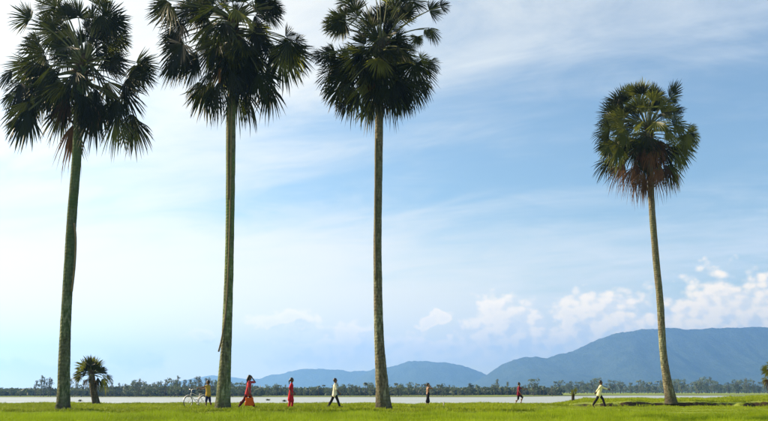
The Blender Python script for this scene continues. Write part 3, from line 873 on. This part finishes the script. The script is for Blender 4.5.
RICE = leaf_mat("rice_blades", (0.17, 0.25, 0.002), (0.30, 0.36, 0.004), (0.68, 0.82, 0.005), 0.5, 0.6, scale=0.15, world=True)
GRASS = leaf_mat("grass_blades", (0.15, 0.225, 0.003), (0.27, 0.32, 0.008), (0.66, 0.74, 0.010), 0.48, 0.6, scale=0.2, world=True)
pts, rot, h = scatter(78000, 15, 35.1, 0.50, 5, 0.38, 0.46)
blade_stuff("rice_field", "bright green young rice filling the field in front of the bank", "rice", pts, rot, np.stack([h * 1.0, h * 1.0, h], -1), RICE, 10, 0.024, 0.22, 3)


def grassy(x, y):
    pxx = 384 + 820 * x / y
    bl = 54.5 + 0.8 * wob(x, x * 0 + 3, 9.0) + 0.4 * wob(x, x * 0 + 9, 2.2) + 0.22 * wob(x, x * 0 + 2, 0.9)
    onscarp = (pxx > 572) & (np.abs(y - bl + 0.8) < 1.15 + 0.6 * wob(x, y, 1.7))
    bm = 46.3 + 0.3 * wob(x, x * 0 + 1, 3.0)
    dark = (pxx > 398) & (pxx < 448) & (np.abs(y - bm + 0.5) < 1.0)
    return (y < shore_near(x, y) + 1.6) & ~(onscarp & (rng.random(len(x)) < np.clip(0.72 + 0.6 * wob(x, y * 0 + 4, 2.4), 0.05, 0.95))) & ~(dark & (rng.random(len(x)) < 0.7))


pts, rot, h = scatter(95000, 35.6, 76, 0.52, 4, 0.05, 0.17, grassy)
blade_stuff("bank_grass", "short sunlit grass on the bank where the palms stand", "grass", pts, rot, np.stack([h * 1.6, h * 1.6, h], -1), GRASS, 8, 0.055, 0.5, 4)
pts, rot, h = scatter(60000, 76, 150, 0.60, 4, 0.12, 0.26, lambda x, y: (y < shore_near(x, y) + 1) & (x > 0))
blade_stuff("meadow_grass", "yellow-green meadow grass on the spit beyond the eroded bank", "grass", pts, rot, np.stack([h * 2, h * 2, h], -1), GRASS, 7, 0.06, 0.5, 5)

# ---------------------------------------------------------------- people
SKIN = simple_mat("brown_skin", (0.12, 0.062, 0.035), 0.55, 0.35, 0.08)
SKIN2 = simple_mat("tan_skin", (0.20, 0.105, 0.06), 0.55, 0.35, 0.08)
HAIR = simple_mat("black_hair", (0.010, 0.008, 0.007), 0.5, 0.4, 0.2, 30)
EYE = simple_mat("dark_eye", (0.01, 0.008, 0.006), 0.2, 0.5, 0.0)
LIP = simple_mat("lips", (0.14, 0.05, 0.04), 0.5, 0.3, 0.0)


def cloth_mat(name, col, bump=0.35):
    return simple_mat(name, col, 0.9, 0.1, 0.18, 14.0, bump=bump)


def fuse(name, mb, voxel, mat, parent, smooth_it=6):
    me = bpy.data.meshes.new("tmp"); me.from_pydata([tuple(q) for q in mb.v], [], mb.f); me.update()
    t = link(bpy.data.objects.new("tmp", me))
    md = t.modifiers.new("r", 'REMESH'); md.mode = 'VOXEL'; md.voxel_size = voxel; md.use_smooth_shade = True
    if smooth_it:
        ms = t.modifiers.new("s", 'SMOOTH'); ms.factor = 0.5; ms.iterations = smooth_it
    dg = bpy.context.evaluated_depsgraph_get(); dg.update()
    nm = bpy.data.meshes.new_from_object(t.evaluated_get(dg)); nm.name = name
    bpy.data.objects.remove(t); bpy.data.meshes.remove(me)
    nm.materials.clear(); nm.materials.append(mat)
    return link(bpy.data.objects.new(name, nm), parent)


def chain(mb, pts, rad, seg=10):
    for i in range(len(pts) - 1):
        mb.tube([pts[i], pts[i + 1]], [rad[i], rad[i + 1]], seg)
    for p, r in zip(pts, rad): mb.ball(p, r, seg, 6)


def person(label, foot, H, rz, pose, wear, skin=SKIN, group="people walking along the bank"):
    g = on_ground(*foot) if not isinstance(foot, Vector) else foot
    root = empty("person", g, rz); tag(root, label, "person", group)
    k = H / 1.6
    ln = R(pose.get("lean", 3)); S = lambda q: q * k
    fwd = Vector((1, 0, 0))

    def dirp(pitch, out, side): return Vector((math.sin(R(pitch)) * math.cos(R(out)), side * math.sin(R(out)), -math.cos(R(pitch)) * math.cos(R(out))))
    legs = {}
    for sd, nm in ((1, "L"), (-1, "R")):
        hp, kn = pose["leg" + nm]
        a = Vector((0, sd * S(0.085), 0)); b_ = a + dirp(hp, 2, sd) * S(0.395); c = b_ + dirp(hp - kn, 0, sd) * S(0.385)
        ft = dirp(hp - kn + 90 - pose.get("toe" + nm, 0), 0, sd)
        legs[nm] = [a, b_, c, c + ft * S(0.14) + Vector((0, 0, -S(0.025))), c - ft * S(0.045) + Vector((0, 0, -S(0.03)))]
    low = min(min(q.z for q in l[2:]) for l in legs.values()) - S(0.032)
    up = Vector((0, 0, -low))
    for l in legs.values():
        for i in range(5): l[i] = l[i] + up
    hip = up.copy()
    tdir = Vector((math.sin(ln), 0, math.cos(ln)))
    waist, chest, neck = hip + tdir * S(0.15), hip + tdir * S(0.36), hip + tdir * S(0.50)
    hl = R(pose.get("head", 0)); hdir = Vector((math.sin(ln * 0.5 + hl), 0, math.cos(ln * 0.5 + hl)))
    head = neck + hdir * S(0.165); ff = Vector((hdir.z, 0, -hdir.x))
    arms = {}
    for sd, nm in ((1, "L"), (-1, "R")):
        sp, el_, ab = pose["arm" + nm]
        a = hip + tdir * S(0.455) + Vector((0, sd * S(0.155), 0)); b_ = a + dirp(sp, ab, sd) * S(0.27); c = b_ + dirp(sp + el_, ab * pose.get("in" + nm, 0.4), sd) * S(0.235)
        arms[nm] = [a, b_, c]
    mb = MB()
    for sd, nm in ((1, "L"), (-1, "R")):
        y = Vector((0, sd, 0)); L = legs[nm]; A = arms[nm]
        chain(mb, L[:3], [S(0.078), S(0.05), S(0.034)]); mb.ball(L[1] * 0.35 + L[2] * 0.65 + Vector((-S(0.012), 0, S(0.08))), S(0.05))
        chain(mb, [L[2], L[3]], [S(0.034), S(0.024)]); mb.ball(L[4], S(0.03)); chain(mb, [L[4], L[3]], [S(0.026), S(0.022)])
        chain(mb, [hip + y * S(0.06), waist + y * S(0.055), chest + y * S(0.075), A[0] - y * S(0.03)], [S(0.10), S(0.082), S(0.092), S(0.055)])
        chain(mb, A, [S(0.046), S(0.036), S(0.026)])
        fd = (A[2] - A[1]).normalized(); sid = fd.cross(Vector((0, 1, 0))); sid = (sid.normalized() if sid.length > 0.1 else Vector((0, 0, 1)))
        palm_ = A[2] + fd * S(0.075); thick = fd.cross(sid).normalized()
        for q in (-1.5, -0.5, 0.5, 1.5):
            chain(mb, [A[2] + sid * S(0.006 * q), palm_ + sid * S(0.0175 * q)], [S(0.017), S(0.013)], 6)
            fl = (0.062, 0.078, 0.074, 0.056)[int(q + 1.5)]
            kn = palm_ + sid * S(0.02 * q) + fd * S(fl * 0.5) + thick * S(0.008 * sd)
            chain(mb, [palm_ + sid * S(0.0185 * q), kn, kn + fd * S(fl * 0.45) + thick * S(0.026 * sd)], [S(0.0105), S(0.0092), S(0.0075)], 6)
        th = A[2] + fd * S(0.028) + sid * S(0.022)
        chain(mb, [th, th + (sid * 0.75 + fd * 0.6) * S(0.035), th + (sid * 0.6 + fd * 0.9) * S(0.065) + thick * S(0.012 * sd)], [S(0.015), S(0.011), S(0.009)], 6)
        mb.ball(head + y * S(0.078) + Vector((0, 0, -S(0.01))), (S(0.018), S(0.010), S(0.03)), 8, 6)
    chain(mb, [hip, waist, chest, neck], [S(0.10), S(0.085), S(0.095), S(0.05)])
    chain(mb, [neck - tdir * S(0.02), head - hdir * S(0.05)], [S(0.05), S(0.048)])
    mb.ball(head + hdir * S(0.015), (S(0.096), S(0.078), S(0.108)), 16, 12)
    chain(mb, [head - hdir * S(0.045) + ff * S(0.025), head - hdir * S(0.085) + ff * S(0.055)], [S(0.06), S(0.036)])
    chain(mb, [head + ff * S(0.088) + hdir * S(0.012), head + ff * S(0.108) - hdir * S(0.022)], [S(0.010), S(0.016)], 6)
    fuse("body", mb, S(0.0085), skin, root, 3)
    for sd in (1, -1):
        mb = MB(); mb.ball(head + ff * S(0.083) + Vector((0, sd * S(0.034), 0)) + hdir * S(0.012), (S(0.011), S(0.015), S(0.008))); mb.build("eye", EYE, root)
    mb = MB(); mb.ball(head + ff * S(0.088) - hdir * S(0.056), (S(0.010), S(0.024), S(0.008))); mb.build("mouth", LIP, root)
    # hair
    mb = MB(); mb.ball(head + hdir * S(0.035) - ff * S(0.016), (S(0.100), S(0.089), S(0.098)), 16, 10)
    mb.ball(head + hdir * S(0.0) - ff * S(0.045), (S(0.072), S(0.084), S(0.085)), 14, 10)
    if wear.get("hair") == "long":
        chain(mb, [head - ff * S(0.06), head - ff * S(0.095) - hdir * S(0.10), neck - fwd * S(0.085) - tdir * S(0.10)], [S(0.07), S(0.062), S(0.035)])
    if wear.get("hair") == "tail":
        chain(mb, [head - ff * S(0.09), head - ff * S(0.14) - hdir * S(0.06), neck - fwd * S(0.12) - tdir * S(0.06)], [S(0.04), S(0.036), S(0.02)])
    fuse("hair", mb, S(0.012), HAIR, root, 3)
    # clothes
    if "top" in wear:
        mat, sleeve, hem = wear["top"]
        mb = MB(); lo = hip - tdir * S(hem)
        for sd, nm in ((1, "L"), (-1, "R")):
            y = Vector((0, sd, 0)); A = arms[nm]; sway = legs[nm][1] - legs[nm][0]
            bot = lo + y * S(0.07) + Vector((sway.x * hem * 0.8, 0, 0))
            chain(mb, [bot, waist + y * S(0.06), chest + y * S(0.078), A[0] - y * S(0.02)], [S(0.126 + 0.06 * max(hem, 0)), S(0.106), S(0.108), S(0.062)])
            if sleeve > 0:
                if sleeve <= 1: chain(mb, [A[0], A[0].lerp(A[1], sleeve)], [S(0.062), S(0.056)])
                else: chain(mb, [A[0], A[1], A[1].lerp(A[2], sleeve - 1)], [S(0.062), S(0.052), S(0.045)])
        chain(mb, [lo, waist, chest, neck - tdir * S(0.045)], [S(0.118), S(0.104), S(0.108), S(0.062)])
        fuse("shirt" if hem < 0.2 else "tunic", mb, S(0.013), mat, root, 2)
    if "trousers" in wear:
        mat, frac = wear["trousers"]
        mb = MB()
        for nm in "LR":
            L = legs[nm]; hipj = L[0] + Vector((0, 0, S(0.07)))
            if frac <= 1: chain(mb, [hipj, L[0], L[0].lerp(L[1], frac)], [S(0.085), S(0.102), S(0.09)])
            else: chain(mb, [hipj, L[0], L[1], L[1].lerp(L[2], frac - 1)], [S(0.085), S(0.098), S(0.073), S(0.062)])
        chain(mb, [hip + tdir * S(0.07), hip], [S(0.085), S(0.10)])
        fuse("trousers" if frac > 1.3 else "shorts", mb, S(0.013), mat, root, 2)
    if "skirt" in wear:
        mat, frac, flare = wear["skirt"]
        mb = MB(); LL, RR = legs["L"], legs["R"]
        for q in (0, 0.2, 0.4, 0.6, 0.8, 1):
            a, b_, c = (LL[i].lerp(RR[i], q) for i in range(3))
            e = b_.lerp(c, max(0, frac - 1)) if frac > 1 else a.lerp(b_, frac)
            pts_ = [a + Vector((0, 0, S(0.09))), a, b_, e] if frac > 1 else [a + Vector((0, 0, S(0.09))), a, e]
            rs = [S(0.075), S(0.098), S(0.09 + flare * 0.5), S(0.085 + flare)] if frac > 1 else [S(0.085), S(0.10), S(0.095 + flare)]
            chain(mb, pts_, rs)
        fuse("skirt", mb, S(0.014), mat, root, 2)
    return root, g, {"hipz": hip, "arms": arms, "k": k}


YEL = cloth_mat("mustard_cotton", (0.42, 0.28, 0.04)); NAVY = cloth_mat("navy_cotton", (0.020, 0.026, 0.085)); PINK = cloth_mat("red_print_cotton", (0.42, 0.045, 0.055))
MAROON = cloth_mat("maroon_cotton", (0.15, 0.012, 0.03)); DARK = cloth_mat("black_cotton", (0.016, 0.015, 0.02)); RED = cloth_mat("red_cotton", (0.46, 0.018, 0.030))
CREAM = cloth_mat("cream_cotton", (0.76, 0.69, 0.52)); PALEY = cloth_mat("pale_yellow_cotton", (0.76, 0.69, 0.40)); ORANGE = cloth_mat("orange_bag_cloth", (0.55, 0.10, 0.012))
DKRED = cloth_mat("dark_red_skirt_cloth", (0.09, 0.015, 0.02)); SACKM = cloth_mat("pale_sack_cloth", (0.62, 0.58, 0.40))

bp, bg_, bi = person("person in a sleeveless mustard shirt and navy shorts holding a bicycle's handlebar", (207.5, 409), 1.5, R(168), {"lean": 4, "legL": (8, 8), "legR": (-12, 6), "armL": (72, 8, 6), "armR": (62, 14, 10), "toeR": -6},
                     {"top": (YEL, 0.25, 0.06), "trousers": (NAVY, 1.05)}, SKIN)
wp, wg, wi = person("person in a red top striding with an orange bag, one hand to head", (247.5, 410), 1.66, R(4), {"lean": 5, "legL": (26, 6), "legR": (-24, 14), "armL": (88, 128, 14), "armR": (2, 6, 8), "toeR": 25, "inL": -0.4},
                    {"top": (PINK, 0.8, 0.10), "trousers": (DKRED, 1.8), "hair": "long"}, SKIN)
person("person in a long red tunic and red trousers walking with hair tied back", (290.5, 409.5), 1.6, R(10), {"lean": 3, "legL": (16, 22), "legR": (-6, 4), "armL": (8, 24, 6), "armR": (-26, 48, 10), "toeL": 12},
       {"top": (RED, 0.9, 0.34), "trousers": (RED, 1.8), "hair": "tail"}, SKIN)
person("person in a loose cream shirt and black trousers in mid-stride", (334.5, 409.5), 1.62, R(2), {"lean": 2, "legL": (-22, 8), "legR": (24, 4), "armL": (-14, 10, 5), "armR": (16, 24, 6), "toeL": 20},
       {"top": (CREAM, 1.0, 0.10), "trousers": (DARK, 1.92)}, SKIN)
person("bare-chested child in a dark wrap with hands raised behind the neck", (428, 406.2), 1.42, R(20), {"lean": 2, "legL": (10, 8), "legR": (-10, 8), "armL": (105, 140, 35), "armR": (70, 150, 30), "inL": -0.3, "inR": -0.3},
       {"skirt": (DARK, 1.35, 0.03)}, SKIN2)
person("child in a maroon shirt and dark shorts running with one arm held out", (519, 405.9), 1.5, R(-4), {"lean": 6, "legL": (44, 62), "legR": (-8, 26), "armL": (60, 22, 8), "armR": (-10, 40, 8), "toeR": 20, "toeL": 10},
       {"top": (MAROON, 0.7, 0.10), "trousers": (DARK, 1.05)}, SKIN2)
yp, yg, yi = person("person in a pale yellow long-sleeved shirt bending forward with both arms spread", (600, 408), 1.56, R(-6), {"lean": 15, "legL": (33, 18), "legR": (-28, 8), "armL": (62, 12, 18), "armR": (-44, 4, 16), "toeR": 22, "head": -6},
                    {"top": (PALEY, 1.75, 0.10), "trousers": (DARK, 1.92)}, SKIN)


def hand_world(root, info, nm):
    A = info["arms"][nm]; q = A[2] + (A[2] - A[1]).normalized() * 0.09 * info["k"]
    return Matrix.Translation(root.location) @ Matrix.Rotation(root.rotation_euler.z, 4, 'Z') @ q


# orange bag hanging from the hand
hw = hand_world(wp, wi, "R")
bag = empty("bag", hw + Vector((0.0, 0, -0.52)), R(6)); tag(bag, "orange cloth bag hanging from a walking person's hand", "bag")
V, Fc = [], []
n, rows = 20, 10
for j in range(rows):
    t = j / (rows - 1)
    w = 0.235 * (1 - 0.12 * t) * (0.9 + 0.1 * math.sin(math.pi * min(1, t * 2))); dp = 0.085 * (1 - 0.65 * t ** 2)
    for i in range(n):
        a = 2 * math.pi * i / n; c, s_ = math.cos(a), math.sin(a)
        e = 0.6
        V.append((w * math.copysign(abs(c) ** e, c) * (1 + 0.02 * math.sin(9 * a + 4 * t)), dp * math.copysign(abs(s_) ** e, s_), 0.38 * t + 0.01 * math.sin(5 * a)))
for j in range(rows - 1):
    for i in range(n): Fc.append((j * n + i, j * n + (i + 1) % n, (j + 1) * n + (i + 1) % n, (j + 1) * n + i))
Fc.append(tuple(reversed(range(n)))); Fc.append(tuple((rows - 1) * n + i for i in range(n)))
mesh_obj("pouch", V, Fc, ORANGE, bag)
for s_ in (1, -1):
    mb = MB(); mb.tube([(-0.12, 0.02 * s_, 0.36), (-0.07, 0.015 * s_, 0.46), (0, 0.008 * s_, 0.52), (0.07, 0.015 * s_, 0.46), (0.12, 0.02 * s_, 0.36)], 0.010, 6); mb.build("handle", ORANGE, bag)

# ---------------------------------------------------------------- bicycle
TYRE = simple_mat("black_rubber", (0.02, 0.02, 0.02), 0.8, 0.2); STEEL = simple_mat("worn_steel", (0.55, 0.55, 0.54), 0.35, 0.5, 0.15, 12, 0.85)
PAINT = simple_mat("pale_bicycle_paint", (0.60, 0.60, 0.56), 0.4, 0.5, 0.15)
bike_rz = R(180 + 56)
bk = empty("bicycle", (0, 0, 0), bike_rz); tag(bk, "pale city bicycle held upright by the person in a mustard shirt", "bicycle")
RW, WB = 0.33, 1.05                        # wheel radius, wheelbase; front wheel at +x
for x in (WB, 0):
    c = (x, 0, RW); mb = MB(); mb.torus(c, (0, 1, 0), RW - 0.018, 0.018, 36, 7); wh = mb.build("wheel", TYRE, bk)
    mb = MB(); mb.torus(c, (0, 1, 0), RW - 0.042, 0.011, 36, 6); mb.build("rim", STEEL, wh)
    mb = MB(); mb.tube([(x, -0.045, RW), (x, 0.045, RW)], 0.022, 10)
    for k in range(20):
        a = 6.2832 * k / 20; mb.tube([(x + 0.02 * math.cos(a + 1.2), 0.03 * (-1) ** k, RW + 0.02 * math.sin(a + 1.2)), (x + (RW - 0.05) * math.cos(a), 0, RW + (RW - 0.05) * math.sin(a))], 0.0016, 4)
    mb.build("spokes", STEEL, wh)
    mb = MB(); arc = [(x + (RW + 0.03) * math.cos(t), 0, RW + (RW + 0.03) * math.sin(t)) for t in np.linspace(R(20), R(170 if x == 0 else 140), 14)]
    v = []; f = []
    for i, p in enumerate(arc): v += [(p[0], -0.028, p[2] - 0.008), (p[0], 0, p[2] + 0.004), (p[0], 0.028, p[2] - 0.008)]
    for i in range(13): f += [(3 * i, 3 * i + 1, 3 * i + 4, 3 * i + 3), (3 * i + 1, 3 * i + 2, 3 * i + 5, 3 * i + 4)]
    mb.add(v, f); mb.build("mudguard", PAINT, bk)
bb, seat_t, head_t, head_b = (0.42, 0, 0.29), (0.24, 0, 0.78), (0.86, 0, 0.80), (0.89, 0, 0.66)
mb = MB()
mb.tube([bb, seat_t], 0.016); mb.tube([bb, head_b], 0.018); mb.tube([(0.29, 0, 0.62), head_t], 0.015); mb.tube([head_b, head_t], 0.021)
for s_ in (1, -1): mb.tube([bb, (0, 0.055 * s_, RW)], 0.010); mb.tube([(0.26, 0, 0.72), (0, 0.055 * s_, RW)], 0.009)
mb.build("frame", PAINT, bk)
mb = MB(); mb.tube([(0.885, 0, 0.68), (0.91, 0, 0.60)], 0.018)
for s_ in (1, -1): mb.tube([(0.905, 0.05 * s_, 0.62), (0.94, 0.055 * s_, 0.5), (WB, 0.055 * s_, RW)], [0.014, 0.013, 0.009])
mb.tube([(0.905, -0.05, 0.62), (0.905, 0.05, 0.62)], 0.014); mb.build("fork", PAINT, bk)
mb = MB(); mb.tube([head_t, (0.845, 0, 0.95)], 0.012)
pts_ = [(0.66, -0.27, 0.97), (0.80, -0.25, 1.0), (0.87, -0.10, 0.99), (0.85, 0, 0.95), (0.87, 0.10, 0.99), (0.80, 0.25, 1.0), (0.66, 0.27, 0.97)]
mb.tube([q for q, _ in spline([(Vector(p), 0.0) for p in pts_], 24)], 0.012); hb = mb.build("handlebar", STEEL, bk)
for s_ in (1, -1): mb = MB(); mb.tube([(0.65, 0.27 * s_, 0.97), (0.77, 0.257 * s_, 0.995)], 0.017); mb.build("grip", TYRE, hb)
mb = MB(); mb.tube([seat_t, (0.22, 0, 0.84)], 0.012); mb.ball((0.17, 0, 0.865), (0.11, 0.085, 0.035)); mb.ball((0.30, 0, 0.868), (0.10, 0.035, 0.025)); mb.build("saddle", TYRE, bk)
mb = MB(); mb.torus((0.42, 0.04, 0.29), (0, 1, 0), 0.09, 0.008, 24, 5); mb.tube([(0.42, 0.05, 0.29), (0.47, 0.05, 0.14)], 0.010); mb.tube([(0.42, -0.05, 0.29), (0.37, -0.05, 0.44)], 0.010); mb.tube([(0.42, -0.05, 0.29), (0.42, 0.05, 0.29)], 0.016); cs = mb.build("crankset", STEEL, bk)
for s_, q in ((1, (0.47, 0.10, 0.14)), (-1, (0.37, -0.10, 0.44))):
    mb = MB(); mb.add([(q[0] + a * 0.045, q[1] + b_ * 0.045, q[2] + c * 0.012) for a in (-1, 1) for b_ in (-1, 1) for c in (-1, 1)], [(0, 1, 3, 2), (4, 6, 7, 5), (0, 4, 5, 1), (2, 3, 7, 6), (0, 2, 6, 4), (1, 5, 7, 3)]); mb.build("pedal", TYRE, cs)
mb = MB()
for y in (-0.06, -0.02, 0.02, 0.06): mb.tube([(-0.22, y, 0.72), (0.20, y, 0.74)], 0.006, 5)
for s_ in (1, -1): mb.tube([(-0.12, 0.06 * s_, 0.72), (0, 0.06 * s_, RW)], 0.006, 5)
mb.tube([(-0.22, -0.07, 0.72), (-0.22, 0.07, 0.72)], 0.006, 5); mb.build("luggage_rack", STEEL, bk)
# roll the bicycle to where the near grip meets the hand
hw = hand_world(bp, bi, "L")
grip = Matrix.Rotation(bike_rz, 4, 'Z') @ Vector((0.70, 0.27, 0.98))
loc = Vector((hw.x - grip.x, hw.y - grip.y, 0)); loc.z = max(gz(loc.x, loc.y), gz(loc.x + WB * math.cos(bike_rz), loc.y + WB * math.sin(bike_rz)))
bk.location = loc

# ---------------------------------------------------------------- small things
STAKE = simple_mat("weathered_pale_wood", (0.45, 0.42, 0.36), 0.85, 0.2)
q = on_ground(443.5, 407.5)
mb = MB(); mb.tube([(0, 0, -0.1), (0.01, 0, 0.15), (0.03, 0.01, 0.34)], [0.035, 0.033, 0.026], 7); mb.tube([(0.015, 0, 0.2), (0.06, 0.01, 0.27)], [0.015, 0.008], 5)
o = mb.build("wooden_stake", STAKE); o.location = q; tag(o, "short pale stake in the grass near the bare-chested child", "stake")
WEED = leaf_mat("dark_weed", (0.03, 0.04, 0.015), (0.07, 0.075, 0.03), (0.1, 0.12, 0.03), 0.15)


def clump(name, label, cat, loc, size, seed, group=None):
    rr = random.Random(seed); v, f = [], []
    for k in range(60):
        a = rr.uniform(0, 6.28); r = rr.uniform(0, size * 0.8); b0 = Vector((math.cos(a) * r, math.sin(a) * r * 0.6, -0.03))
        t = b0 + Vector((math.cos(a) * size * 0.5 * rr.random(), math.sin(a) * size * 0.3, size * rr.uniform(0.35, 0.85)))
        w = Vector((-math.sin(a), math.cos(a), 0)) * size * 0.07; m = b0.lerp(t, 0.55) + Vector((0, 0, size * 0.08)); i = len(v)
        v += [b0 - w, b0 + w, m + w * 1.2, m - w * 1.2, t]; f += [(i, i + 1, i + 2, i + 3), (i + 3, i + 2, i + 4)]
    o = mesh_obj(name, v, f, WEED, None, False); o.location = loc; tag(o, label, cat, group)


q = on_ground(512, 405.2); clump("grass_tussock", "dark grass tussock at the shore behind the running child", "tussock", q, 0.42, 1)
for i, (px, py, lb) in enumerate(((80.5, 401.3, "dark weed clump in the lake between the mossy palm and the young palm"), (268, 400.4, "dark weed clump in the lake behind the person with the orange bag"), (284.5, 401.6, "dark weed clump in the lake just behind the person in red"))):
    r = ray(px, py); t = -CAM_Z / r.z
    clump("weed_clump", lb, "weeds", Vector((r.x * t, r.y * t, 0.0)), 0.5, 10 + i, "weed clumps in the lake")

# ---------------------------------------------------------------- haze: even humid air round the whole place
HZ = bpy.data.materials.new("humid_air"); HZ.use_nodes = True
HZ.node_tree.nodes.clear(); b = NB(HZ.node_tree)
vo = b.n('ShaderNodeVolumePrincipled'); vo.inputs['Color'].default_value = (0.23, 0.47, 1.0, 1); vo.inputs['Density'].default_value = 2.0e-4; vo.inputs['Anisotropy'].default_value = 0.5
out = b.n('ShaderNodeOutputMaterial'); HZ.node_tree.links.new(vo.outputs[0], out.inputs['Volume'])
x0, x1, y0, y1, z0, z1 = -6000, 6000, -60, 7450, -4.2, 412
v = [(x, y, z) for x in (x0, x1) for y in (y0, y1) for z in (z0, z1)]
o = mesh_obj("haze", v, [(0, 1, 3, 2), (4, 6, 7, 5), (0, 4, 5, 1), (2, 3, 7, 6), (0, 2, 6, 4), (1, 5, 7, 3)], HZ, None, False)
tag(o, "pale humid morning haze over the plain", kind="stuff")
